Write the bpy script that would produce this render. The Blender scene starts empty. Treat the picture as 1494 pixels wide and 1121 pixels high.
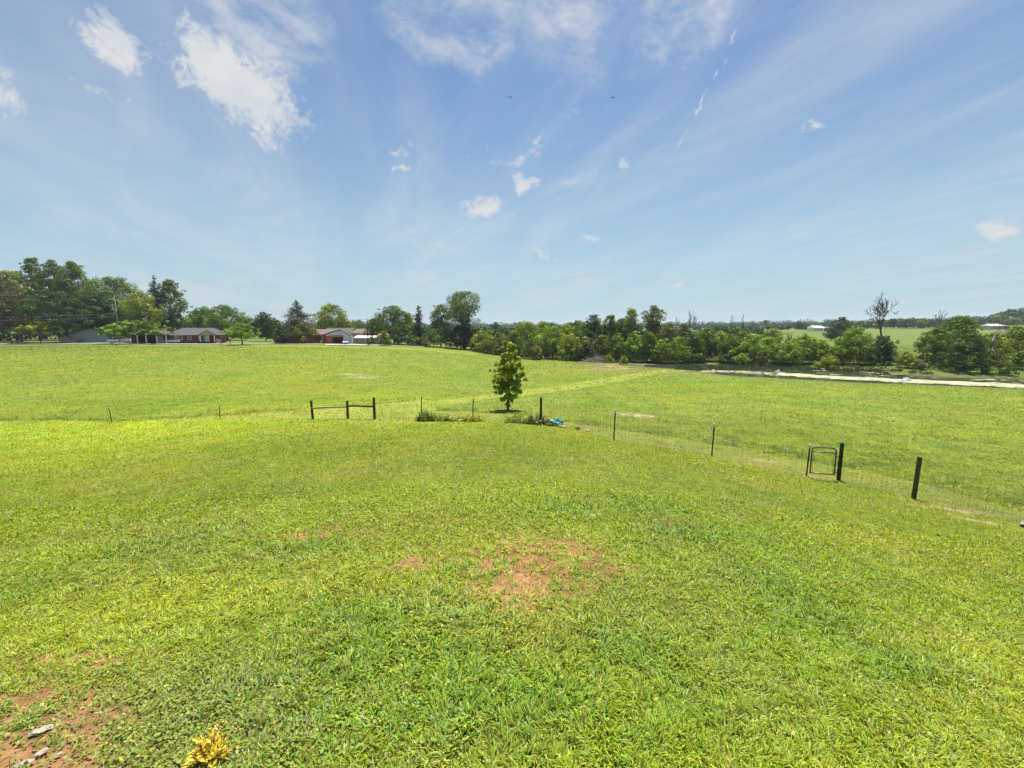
import bpy, math, random
import numpy as np
from mathutils import Vector
C = bpy.context.scene.collection
RNG = np.random.default_rng(7)
random.seed(5)
EYE = 2.2
F = 627.0
PITCH = math.radians(7.05)

# ------------------------------------------------------------------ survey helpers (angles of the view -> places)
def tdrop(v):                                   # drop per metre of forward distance along a sight line
    return math.tan(math.atan((v - 560.5) / F) + PITCH)
def ray(u, v):
    kx = (u - 747.0) / F; kv = (v - 560.5) / F
    Y = math.cos(PITCH) - kv * math.sin(PITCH); Z = -(math.sin(PITCH) + kv * math.cos(PITCH))
    return kx / Y, Z / Y                        # x and z per metre of forward distance
def zat(v, y, u=747.0):
    return EYE + ray(u, v)[1] * y
def xat(u, y, v=500.0):
    return ray(u, v)[0] * y

# ------------------------------------------------------------------ noise
def _h(ix, iy, seed):
    n = (ix.astype(np.int64) * 374761393 + iy.astype(np.int64) * 668265263 + seed * 974634777) & 0xffffffff
    n = ((n ^ (n >> 13)) * 1274126177) & 0xffffffff
    n = n ^ (n >> 16)
    return (n & 0xffffff) / float(0xffffff)
def vn(x, y, seed=0):
    x = np.asarray(x, float); y = np.asarray(y, float)
    ix = np.floor(x); iy = np.floor(y); fx = x - ix; fy = y - iy
    fx = fx * fx * (3 - 2 * fx); fy = fy * fy * (3 - 2 * fy)
    a = _h(ix, iy, seed); b = _h(ix + 1, iy, seed); c = _h(ix, iy + 1, seed); d = _h(ix + 1, iy + 1, seed)
    return (a * (1 - fx) + b * fx) * (1 - fy) + (c * (1 - fx) + d * fx) * fy
def fbm(x, y, o=4, seed=0):
    s = 0; a = .5; t = 0
    for i in range(o):
        s = s + a * vn(x * 2 ** i + i * 17.3, y * 2 ** i - i * 9.1, seed + i); t += a; a *= .55
    return s / t
def sstep(a, b, x):
    t = np.clip((x - a) / (b - a), 0, 1); return t * t * (3 - 2 * t)

# ------------------------------------------------------------------ terrain
def pchip(xk, yk, x):
    xk = np.asarray(xk, float); yk = np.asarray(yk, float)
    h = np.diff(xk); d = np.diff(yk) / h
    m = np.zeros(len(xk)); m[0] = d[0]; m[-1] = d[-1]
    for i in range(1, len(xk) - 1):
        if d[i - 1] * d[i] > 0:
            w1 = 2 * h[i] + h[i - 1]; w2 = h[i] + 2 * h[i - 1]
            m[i] = (w1 + w2) / (w1 / d[i - 1] + w2 / d[i])
    x = np.clip(x, xk[0], xk[-1]); k = np.clip(np.searchsorted(xk, x) - 1, 0, len(xk) - 2)
    t = (x - xk[k]) / h[k]
    return ((2 * t**3 - 3 * t**2 + 1) * yk[k] + (t**3 - 2 * t**2 + t) * h[k] * m[k]
            + (-2 * t**3 + 3 * t**2) * yk[k + 1] + (t**3 - t**2) * h[k] * m[k + 1])
WL_DROP = 8.15
WATER_Z = EYE - WL_DROP
COLS = [
 (0,    [(.5,2.22),(2,2.4),(5,2.95),(10,3.9),(15,4.8),(20,5.6),(25,6.3),(30,6.85),(35,7.05),(45,6.9),(60,6.2),(80,5.3),(105,4.5),(130,3.75),(160,3.6),(250,3),(400,0),(900,-5),(1500,-8),(3200,-10)]),
 (200,  [(.5,2.22),(2,2.4),(5,2.9),(10,3.75),(15,4.6),(20,5.4),(25,6.05),(30,6.5),(35,6.75),(45,6.75),(60,6.2),(80,5.3),(105,4.5),(130,3.8),(160,3.6),(250,3),(400,0),(900,-5),(1500,-8),(3200,-10)]),
 (456,  [(.5,2.21),(2,2.35),(5,2.75),(10,3.4),(15,4.1),(20,4.8),(25,5.5),(29,6.0),(35,6.4),(45,6.6),(60,6.3),(80,5.5),(105,4.7),(130,4.1),(160,3.9),(250,3.3),(400,1),(900,-4),(1500,-8),(3200,-10)]),
 (600,  [(.5,2.2),(2,2.3),(5,2.7),(10,3.3),(15,4.0),(20,4.7),(25,5.4),(30,5.85),(35,6.2),(45,6.6),(60,6.65),(80,6.3),(105,5.6),(130,5.1),(160,5.0),(250,4.5),(400,2),(900,-4),(1500,-9),(3200,-10)]),
 (747,  [(.5,2.2),(2,2.3),(5,2.65),(10,3.25),(15,3.95),(20,4.65),(25,5.3),(30,5.55),(35,5.9),(45,6.4),(60,6.9),(80,7.2),(105,7.35),(130,7.3),(160,7.3),(250,6.5),(400,3),(900,-4),(1500,-9),(3200,-10)]),
 (900,  [(.5,2.2),(2,2.3),(5,2.7),(10,3.4),(15,4.2),(18.4,4.71),(22,5.05),(30,5.65),(35,6.0),(45,6.6),(60,7.2),(80,7.65),(105,7.95),(130,8),(160,7.8),(250,6.8),(400,3),(900,-5),(1500,-9),(3200,-10)]),
 (1000, [(.5,2.2),(2,2.3),(5,2.75),(10,3.55),(15,4.45),(17,4.8),(21,5.1),(30,5.8),(45,6.7),(60,7.25),(80,7.8),(92,8.2),(97,8.55),(103,8.2),(112,7.8),(130,7.5),(160,6.8),(250,4),(400,0),(900,-6),(1500,-10),(3200,-10)]),
 (1100, [(.5,2.2),(2,2.32),(5,2.85),(10,3.8),(15,4.85),(16.5,5.05),(20,5.3),(30,5.9),(45,6.8),(60,7.3),(72,7.8),(77,8.25),(85,8.8),(95,8.6),(101,8.1),(110,7.6),(130,6.9),(160,5.6),(250,2.2),(350,0),(900,-6),(1500,-10),(3200,-10)]),
 (1232, [(.5,2.2),(2,2.35),(5,3.0),(10,4.2),(15,5.34),(18,5.55),(25,5.95),(35,6.5),(50,7.2),(65,7.9),(69.5,8.2),(75,8.8),(86,8.6),(90,8.1),(94,7.5),(110,6.9),(130,6.0),(160,4.8),(250,1.4),(350,-1.2),(450,-3),(900,-8),(1500,-11),(3200,-12)]),
 (1348, [(.5,2.2),(2,2.4),(5,3.2),(10,4.5),(12.6,5.07),(15,5.4),(20,5.75),(35,6.6),(50,7.3),(62,7.9),(65.5,8.18),(70,8.7),(75,8.5),(78,8.1),(82,7.4),(100,6.8),(130,5.6),(160,4.5),(250,1.2),(350,-1.5),(450,-4),(900,-9),(1500,-12),(3200,-12)]),
 (1494, [(.5,2.2),(2,2.45),(5,3.3),(8,4.2),(11,5.1),(14,5.55),(20,5.9),(35,6.7),(50,7.4),(58,7.9),(61,8.18),(65,8.7),(70,8.5),(73.5,8.1),(77,7.4),(100,6.6),(130,5.2),(160,4),(250,0),(350,-4),(450,-8),(900,-18),(1500,-20),(3200,-20)]),
]
_th = np.array([math.atan(ray(u, 560)[0]) for u, _ in COLS])
NLR, NTH = 700, 420
_lr = np.linspace(math.log(.4), math.log(4500), NLR)
_tg = np.linspace(_th[0], _th[-1], NTH)
_cols = np.array([pchip([math.log(y / math.cos(t)) for y, _ in k], [EYE - d for _, d in k], _lr) for t, (u, k) in zip(_th, COLS)])
TAB = np.array([pchip(_th, _cols[:, j], _tg) for j in range(NLR)]).T     # [theta, lr]
_avg = TAB.mean(axis=0)
def H0(x, y):
    x = np.asarray(x, float); y = np.asarray(y, float)
    th = np.arctan2(x, y); lr = np.log(np.maximum(np.hypot(x, y), .41))
    a = (np.clip(th, _tg[0], _tg[-1]) - _tg[0]) / (_tg[-1] - _tg[0]) * (NTH - 1.001)
    b = np.clip((lr - _lr[0]) / (_lr[-1] - _lr[0]) * (NLR - 1), 0, NLR - 1.001)
    i = a.astype(int); j = b.astype(int); fa = a - i; fb = b - j
    z = (TAB[i, j] * (1 - fa) + TAB[i + 1, j] * fa) * (1 - fb) + (TAB[i, j + 1] * (1 - fa) + TAB[i + 1, j + 1] * fa) * fb
    back = sstep(math.radians(58), math.radians(175), np.abs(th))
    zb = _avg[j] * (1 - fb) + _avg[j + 1] * fb
    return z * (1 - back) + zb * back
def G(u, v, fn=H0):                              # where a sight line meets the ground
    rx, rz = ray(u, v)
    y = np.exp(np.linspace(math.log(.8), math.log(3000), 6000))
    d = EYE + rz * y - fn(rx * y, y)
    k = np.argmax(d < 0)
    if k == 0: k = len(y) - 1
    return float(rx * y[k]), float(y[k])
def GW(u, v, z=WATER_Z):
    rx, rz = ray(u, v); y = (z - EYE) / rz
    return rx * y, y

# ------------------------------------------------------------------ zones of the ground
FENCE = [(-40, 33), (-28.9, 31), (-20.6, 30.5), (-13.5, 29), (-11.0, 28.2), (-8.65, 27.3), (-5.4, 26.3), (-2.3, 25.2), (1.65, 24.2), (4.5, 18.4),
         (7.75, 16.5), (10.55, 15.2), (11.75, 15.0), (12.35, 12.7), (14.4, 10.6), (18, 8.6)]
fx_ = np.array([math.atan2(a, b) for a, b in FENCE]); fr_ = np.array([math.hypot(a, b) for a, b in FENCE])
EDGE_PX = [(0, 618), (162, 617), (322, 607), (456, 599), (547, 590), (620, 583), (640, 600), (742, 606), (800, 614), (897, 627), (1040, 647), (1182, 672), (1240, 684), (1348, 705), (1494, 748)]
_e = [G(u, v) for u, v in EDGE_PX]
ex_ = np.array([math.atan2(a, b) for a, b in _e]); er_ = np.array([math.hypot(a, b) for a, b in _e])
def seg_dist(x, y, pts):
    best = np.full(np.shape(x), 1e9)
    for (ax, ay), (bx, by) in zip(pts[:-1], pts[1:]):
        dx, dy = bx - ax, by - ay; L = dx * dx + dy * dy
        t = np.clip(((x - ax) * dx + (y - ay) * dy) / L, 0, 1)
        best = np.minimum(best, np.hypot(x - ax - t * dx, y - ay - t * dy))
    return best
LANE = [G(u, v) for u, v in [(545, 600), (600, 592), (680, 583), (760, 574), (821, 566), (870, 558), (918, 549.5), (962, 542.5), (990, 540)]]
RUTS = [[G(u, v) for u, v in l] for l in [
    [(880, 722), (1000, 775), (1120, 850), (1240, 930), (1380, 1010), (1494, 1080)],
    [(940, 690), (1080, 740), (1250, 820), (1494, 950)],
    [(1050, 700), (1250, 765), (1494, 860)]]]
# (u, v, half-size across m, half-size in depth m, strength) bare red clay
BARE = [(785, 815, .75, .6, 1.15), (775, 856, .5, .26, 1.2), (762, 888, .3, .14, 1.1), (735, 800, .3, .25, .8), (600, 822, .4, .18, .75), (460, 778, .7, .25, .62), (880, 830, .45, .3, .5),
        (30, 1045, .42, .26, 1.4), (-10, 1100, .5, .3, 1.6), (60, 1090, .3, .12, .8), (175, 1045, .16, .1, .85), (120, 962, .5, .12, .7), (-30, 1160, .5, .35, 1.3), (90, 1180, .4, .2, .9),
        (470, 915, .12, .08, .8), (1320, 935, .3, .12, .35), (960, 760, .5, .2, .35)]
BARE = [(*G(u, v), a, b, s) for u, v, a, b, s in BARE]
SAND = [(532, 550.5, 1.7, 1.3, .85), (514, 546.5, 1.6, 1.3, .62), (928, 606, .95, .7, .85), (912, 603.5, .6, .4, .8), (945, 607.5, .6, .4, .75), (1110, 672, .8, .18, .35), (1400, 745, 1.0, .18, .5), (1440, 762, .7, .16, .5)]
SAND = [(*G(u, v), a, b, s) for u, v, a, b, s in SAND]
def blobs(x, y, L):
    m = np.zeros(np.shape(x))
    for cx, cy, a, b, s in L:
        m = np.maximum(m, s * np.exp(-(((x - cx) / a) ** 2 + ((y - cy) / b) ** 2) * .8))
    return m
LONG = [(560, 900, .9, .5), (700, 830, .6, .25), (520, 960, .8, .45), (650, 905, .7, .3), (420, 800, .8, .4), (1000, 775, .8, .5), (930, 740, .9, .6), (830, 740, .9, .6),
        (1120, 850, .8, .4), (1330, 965, .5, .3), (700, 1020, .8, .35), (640, 960, .7, .35), (350, 1010, .3, .25), (870, 930, .5, .3), (1180, 900, .5, .3), (240, 790, .8, .5), (450, 1060, .4, .25)]
LONG = [(*G(u, v), a, b, 1.0) for u, v, a, b in LONG]
YELL = [(*G(u, v), a, b, 1.0) for u, v, a, b in [(620, 765, .9, .45), (560, 775, .6, .3), (690, 755, .6, .3), (520, 860, .5, .2), (790, 930, .3, .15), (1270, 690, .1, .1)]]
def zones(x, y):
    th = np.arctan2(x, y); r = np.hypot(x, y)
    wob = (fbm(x * .6, y * .6, 3, 31) - .5)
    rf = np.interp(th, fx_, fr_); re = np.interp(th, ex_, er_)
    lawn = r < rf
    beyond = r >= np.maximum(re + wob * 1.2, rf + .2)
    lane = seg_dist(x, y, LANE) < (1.5 + .6 * wob + y * .006)
    strip = (~lawn) & ((~beyond) | lane)
    field = (~lawn) & (~strip)
    return lawn, strip, field, rf, re, r
def albedo(x, y):
    """reflectance of the turf (or soil) at a place, plus amount of cover"""
    lawn, strip, field, rf, re, r = zones(x, y)
    n1 = fbm(x * .35, y * .35, 4, 1); n2 = fbm(x * 1.7, y * 1.7, 4, 11); n3 = fbm(x * .06, y * .06, 3, 21)
    n4 = fbm(x * 7, y * 7, 3, 41)
    g = np.stack([np.full(x.shape, .225), np.full(x.shape, .285), np.full(x.shape, .008)], -1)
    dk = np.array([.125, .215, .006]); yl = np.array([.290, .315, .014]); st = np.array([.34, .30, .085]); ol = np.array([.215, .250, .010])
    def mix(a, b, t): return a * (1 - t[..., None]) + b * t[..., None]
    g = mix(g, dk, np.clip(sstep(.52, .74, n1) * .42 + sstep(.5, .8, n2) * .38, 0, 1))
    g = mix(g, yl, np.clip(sstep(.5, .72, fbm(x * .5 + 9, y * .5, 4, 51)) * .55, 0, 1))
    # field: broad patches; bright weedy seed heads
    ff = field.astype(float)
    g = g * (1 - ff[..., None] * np.array([.36, .335, .0])) + ff[..., None] * np.array([0, 0, .012])
    g = mix(g, ol * .70, ff * sstep(.42, .62, n3) * .4)
    g = mix(g, dk * .80, ff * sstep(.5, .72, fbm(x * .13, y * .1, 4, 61)) * .55)
    g = mix(g, yl * .72, ff * sstep(.52, .7, fbm(x * .09 + 5, y * .16, 3, 71)) * .3)
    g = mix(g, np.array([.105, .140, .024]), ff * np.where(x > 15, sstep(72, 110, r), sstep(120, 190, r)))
    g = mix(g, np.array([.205, .235, .045]), strip.astype(float) * .6)
    g = mix(g, st, strip.astype(float) * sstep(.48, .75, n2) * .4)
    lng = np.clip(blobs(x, y, LONG), 0, 1) * lawn
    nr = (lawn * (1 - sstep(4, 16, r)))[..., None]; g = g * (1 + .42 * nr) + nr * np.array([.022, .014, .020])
    g = mix(g, np.array([.19, .30, .03]), lng * .6)
    g = mix(g, np.array([.29, .28, .02]), np.clip(blobs(x, y, YELL), 0, 1) * lawn * .45)
    dry = lawn * sstep(.5, .7, fbm(x * .8 + 3, y * .8 - 4, 4, 81))
    g = mix(g, st, dry * .25)
    lowleft = np.exp(-(((x + 2.3) / 1.1) ** 2 + ((y - 2.0) / .9) ** 2))
    g = mix(g, np.array([.24, .225, .08]), lowleft * .6)
    eb = ff * np.exp(-np.clip(r - np.maximum(re, rf), 0, 99) / 5.0) * (np.abs(x) < 30) * sstep(.42, .6, fbm(x * 1.1, y * 1.1, 3, 85))
    g = mix(g, np.array([.235, .285, .012]), eb * .8)
    rm = np.zeros(x.shape)
    for rt in RUTS: rm = np.maximum(rm, np.exp(-(seg_dist(x, y, rt) / .13) ** 2))
    g = mix(g, dk, rm * lawn * .28)
    # the brownish end of the pond
    bx, by = G(930, 537)
    g = mix(g, np.array([.27, .20, .09]), np.exp(-(((x - bx) / 14) ** 2 + ((y - by) / 12) ** 2)) * sstep(.35, .6, fbm(x * .3, y * .3, 3, 91)) * field)
    bare = np.clip(blobs(x, y, BARE) * 1.15 * sstep(.30, .66, .45 * n4 + .25 * fbm(x * 2.6, y * 2.6, 3, 43) + .3 * vn(x * 22, y * 22, 44)) * 1.25 - .05, 0, 1.4)
    sand = np.clip(blobs(x, y, SAND) * sstep(.25, .65, .5 * n4 + .5 * vn(x * 3.1, y * 3.1, 47)) * 1.5, 0, 1.2)
    fl = np.exp(-((r - rf) / .22) ** 2) * sstep(.4, .6, fbm(x * 1.3, y * 1.3, 3, 101)) * (x > -14)
    return g, bare, sand, fl, lng, (lawn, strip, field, rf, re, r)
def H(x, y):
    z = H0(x, y)
    r = np.hypot(x, y)
    near = np.exp(-r / 14)
    z = z + (fbm(x * .9, y * .9, 3, 3) - .5) * .12 * near + (fbm(x * 5, y * 5, 3, 5) - .5) * .035 * near
    lump = sstep(8, 30, r) * (1 - sstep(55, 62, r))
    z = z + (fbm(x * .15, y * .15, 3, 7) - .5) * .25 * lump * 0
    for rt in RUTS: z = z - .015 * np.exp(-(seg_dist(x, y, rt) / .12) ** 2)
    return z

# ------------------------------------------------------------------ materials
def mat(name, col, rough=.8, noise=0.0, scale=8.0, metal=0.0, spec=.3, bump=0.0, col2=None, obj=True):
    m = bpy.data.materials.new(name); m.use_nodes = True; nt = m.node_tree; b = nt.nodes['Principled BSDF']
    b.inputs['Roughness'].default_value = rough; b.inputs['Metallic'].default_value = metal
    b.inputs['Specular IOR Level'].default_value = spec
    b.inputs['Base Color'].default_value = (*col, 1)
    if noise or col2:
        tc = nt.nodes.new('ShaderNodeTexCoord'); n = nt.nodes.new('ShaderNodeTexNoise'); n.inputs['Scale'].default_value = scale; n.inputs['Detail'].default_value = 6
        nt.links.new(tc.outputs['Object'], n.inputs['Vector'])
        r = nt.nodes.new('ShaderNodeValToRGB')
        c2 = col2 if col2 else tuple(c * (1 - noise) for c in col); c1 = tuple(min(1, c * (1 + noise * .5)) for c in col)
        r.color_ramp.elements[0].position = .35; r.color_ramp.elements[1].position = .65
        r.color_ramp.elements[0].color = (*c2, 1); r.color_ramp.elements[1].color = (*c1, 1)
        nt.links.new(n.outputs['Fac'], r.inputs['Fac']); nt.links.new(r.outputs['Color'], b.inputs['Base Color'])
        if bump:
            bp = nt.nodes.new('ShaderNodeBump'); bp.inputs['Strength'].default_value = bump; bp.inputs['Distance'].default_value = .02
            nt.links.new(n.outputs['Fac'], bp.inputs['Height']); nt.links.new(bp.outputs['Normal'], b.inputs['Normal'])
    return m
def leafmat(name, trans=.35, gloss=.04, tint=(1, 1, 1), ttint=(1.25, 1.25, .7)):
    m = bpy.data.materials.new(name); m.use_nodes = True; nt = m.node_tree
    for n in list(nt.nodes): nt.nodes.remove(n)
    a = nt.nodes.new('ShaderNodeAttribute'); a.attribute_name = 'leaf_colour'
    d = nt.nodes.new('ShaderNodeBsdfDiffuse'); t = nt.nodes.new('ShaderNodeBsdfTranslucent'); g = nt.nodes.new('ShaderNodeBsdfGlossy')
    g.inputs['Roughness'].default_value = .45; g.inputs['Color'].default_value = (.9, .95, 1, 1)
    mu = nt.nodes.new('ShaderNodeVectorMath'); mu.operation = 'MULTIPLY'; mu.inputs[1].default_value = ttint
    m1 = nt.nodes.new('ShaderNodeMixShader'); m1.inputs[0].default_value = trans
    m2 = nt.nodes.new('ShaderNodeMixShader'); m2.inputs[0].default_value = gloss
    o = nt.nodes.new('ShaderNodeOutputMaterial'); L = nt.links.new
    L(a.outputs['Color'], d.inputs['Color']); L(a.outputs['Color'], mu.inputs[0]); L(mu.outputs[0], t.inputs['Color'])
    L(d.outputs[0], m1.inputs[1]); L(t.outputs[0], m1.inputs[2]); L(m1.outputs[0], m2.inputs[1]); L(g.outputs[0], m2.inputs[2]); L(m2.outputs[0], o.inputs['Surface'])
    return m
M = {}
M['leaf'] = leafmat('tree_leaves', .18, .015)
M['grass'] = leafmat('grass_blades', .36, .012, ttint=(1.3, 1.25, .5))
M['bark'] = mat('bark', (.11, .085, .065), .95, .5, 6, bump=.6)
M['bark_pale'] = mat('dead_bark', (.27, .24, .22), .95, .4, 6)
M['wood_dark'] = mat('dark_weathered_wood', (.050, .036, .028), .9, .6, 14, bump=.7)
M['wood_moss'] = mat('mossy_wood', (.075, .060, .036), .9, .5, 9, bump=.6, col2=(.05, .07, .03))
M['wood_grey'] = mat('grey_wood', (.26, .23, .19), .9, .4, 12, bump=.5)
M['post_metal'] = mat('painted_steel_post', (.035, .045, .038), .6, .4, 20, spec=.4)
M['galv'] = mat('galvanised_wire', (.11, .12, .085), .6, .2, 20)
M['gate'] = mat('gate_tube_steel', (.16, .155, .14), .38, .4, 12, metal=.7)
M['white'] = mat('white_paint', (.78, .78, .76), .6, .08, 4)
M['tip'] = mat('white_post_tip', (.75, .78, .76), .6)
M['brick_red'] = mat('dark_red_brick', (.22, .055, .045), .9, .35, 2.2, col2=(.14, .045, .04))
M['brick_orange'] = mat('orange_brick', (.46, .135, .06), .9, .3, 2.0, col2=(.34, .095, .05))
M['roof_grey'] = mat('grey_shingles', (.078, .073, .075), .9, .25, 3)
M['roof_brown'] = mat('brown_shingles', (.155, .115, .095), .9, .25, 3)
M['roof_dark'] = mat('dark_shingles', (.085, .08, .085), .9, .25, 3)
M['siding_blue'] = mat('blue_grey_siding', (.40, .46, .56), .7, .08, 1.0)
M['siding_pale'] = mat('pale_siding', (.50, .55, .60), .7, .06, 1.0)
M['tan'] = mat('tan_siding', (.48, .40, .28), .8, .12, 2)
M['beige'] = mat('beige_siding', (.42, .41, .36), .8, .1, 2)
M['glass'] = mat('window_glass', (.03, .035, .045), .12, spec=.6)
M['dark'] = mat('dark_interior', (.018, .016, .016), .9)
M['carpaint'] = mat('white_car_paint', (.74, .76, .78), .25, .03, 2, spec=.5)
M['carblue'] = mat('silver_blue_car_paint', (.45, .50, .58), .25, .03, 2, spec=.5)
M['rubber'] = mat('tyre_rubber', (.02, .02, .02), .85)
M['rim'] = mat('wheel_rim', (.4, .4, .42), .35, metal=.8)
M['stone'] = mat('pale_limestone', (.34, .29, .22), .9, .3, 16, bump=.5)
M['road'] = mat('pale_asphalt', (.21, .205, .195), .95, .2, .6)
M['gravel'] = mat('driveway_gravel', (.34, .31, .265), .95, .25, .9)
M['bluebag'] = mat('blue_plastic', (.04, .36, .52), .35, .25, 6, spec=.5)
M['black'] = mat('black_plumage', (.02, .019, .02), .8)
M['yellow'] = mat('yellow_paint', (.70, .50, .04), .6)
M['green'] = mat('green_plastic', (.06, .36, .22), .5)
M['pole'] = mat('weathered_pole', (.25, .225, .20), .9, .3, 2.5)
M['pole_dark'] = mat('creosoted_pole', (.055, .05, .05), .9, .3, 2.5)
M['wire'] = mat('power_cable', (.10, .10, .11), .6)
M['foam'] = mat('white_water', (.62, .66, .66), .7)

# ------------------------------------------------------------------ object helpers
def tag(o, label=None, cat=None, group=None, kind=None):
    if label: o['label'] = label
    if cat: o['category'] = cat
    if group: o['group'] = group
    if kind: o['kind'] = kind
    return o
def empty(name, loc, rz=0, label=None, cat=None, group=None):
    o = bpy.data.objects.new(name, None); C.objects.link(o); o.location = loc; o.rotation_euler = (0, 0, rz)
    o.empty_display_size = .3
    return tag(o, label, cat, group)
def mesh_from(name, V, Fa, m, parent=None, loc=None, col=None, smooth=False, loc_offset=None):
    """V (n,3) array; Fa list of (k,nverts) index arrays"""
    me = bpy.data.meshes.new(name)
    V = np.asarray(V, np.float32)
    if not isinstance(Fa, (list, tuple)) or (len(Fa) and not isinstance(Fa[0], np.ndarray)): Fa = [np.asarray(Fa)]
    me.vertices.add(len(V)); me.vertices.foreach_set('co', V.ravel())
    nl = sum(f.size for f in Fa); npol = sum(len(f) for f in Fa)
    me.loops.add(nl); me.polygons.add(npol)
    me.loops.foreach_set('vertex_index', np.concatenate([f.ravel() for f in Fa]).astype(np.int32))
    starts = []; s = 0
    for f in Fa:
        starts.append(s + np.arange(len(f)) * f.shape[1]); s += f.size
    me.polygons.foreach_set('loop_start', np.concatenate(starts).astype(np.int32))
    if smooth: me.polygons.foreach_set('use_smooth', np.ones(npol, bool))
    if col is not None:
        a = me.attributes.new('leaf_colour', 'FLOAT_COLOR', 'POINT')
        c4 = np.ones((len(V), 4), np.float32); c4[:, :col.shape[1]] = col; a.data.foreach_set('color', c4.ravel())
    me.update(calc_edges=True); me.validate() if len(V) < 20000 else None
    me.materials.append(m)
    o = bpy.data.objects.new(name, me); C.objects.link(o)
    if parent is not None: o.parent = parent
    if loc is not None: o.location = loc
    return o
class MB:
    def __init__(s): s.v = []; s.f = []
    def add(s, V, Fa):
        n = len(s.v); s.v += [tuple(map(float, p)) for p in V]; s.f += [tuple(i + n for i in f) for f in Fa]; return s
    def box(s, x0, x1, y0, y1, z0, z1):
        return s.add([(x0, y0, z0), (x1, y0, z0), (x1, y1, z0), (x0, y1, z0), (x0, y0, z1), (x1, y0, z1), (x1, y1, z1), (x0, y1, z1)],
                     [(0, 3, 2, 1), (4, 5, 6, 7), (0, 1, 5, 4), (1, 2, 6, 5), (2, 3, 7, 6), (3, 0, 4, 7)])
    def prism(s, poly, y0, y1):                 # polygon in xz, extruded in y
        n = len(poly)
        V = [(x, y0, z) for x, z in poly] + [(x, y1, z) for x, z in poly]
        return s.add(V, [tuple(range(n)), tuple(range(2 * n - 1, n - 1, -1))] + [(i, i + n, (i + 1) % n + n, (i + 1) % n) for i in range(n)])
    def tube(s, pts, rad, n=8, cap=True):
        pts = [Vector(p) for p in pts]
        if not hasattr(rad, '__len__'): rad = [rad] * len(pts)
        V = []; up = Vector((0, 0, 1))
        for i, p in enumerate(pts):
            d = (pts[min(i + 1, len(pts) - 1)] - pts[max(i - 1, 0)]).normalized()
            a = d.cross(up)
            if a.length < .05: a = d.cross(Vector((1, 0, 0)))
            a.normalize(); b = d.cross(a)
            for k in range(n):
                t = 2 * math.pi * k / n; V.append(p + (a * math.cos(t) + b * math.sin(t)) * rad[i])
        Fa = [(i * n + k, i * n + (k + 1) % n, (i + 1) * n + (k + 1) % n, (i + 1) * n + k) for i in range(len(pts) - 1) for k in range(n)]
        if cap: Fa += [tuple(range(n - 1, -1, -1)), tuple((len(pts) - 1) * n + k for k in range(n))]
        return s.add(V, Fa)
    def build(s, name, m, parent=None, smooth=False, loc=None, bevel=0):
        me = bpy.data.meshes.new(name); me.from_pydata(s.v, [], s.f); me.update(); me.materials.append(m)
        if smooth: me.polygons.foreach_set('use_smooth', [True] * len(me.polygons))
        o = bpy.data.objects.new(name, me); C.objects.link(o)
        if parent is not None: o.parent = parent
        if loc is not None: o.location = loc
        if bevel:
            b = o.modifiers.new('bevel', 'BEVEL'); b.width = bevel; b.segments = 2; b.limit_method = 'ANGLE'
        return o

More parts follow.
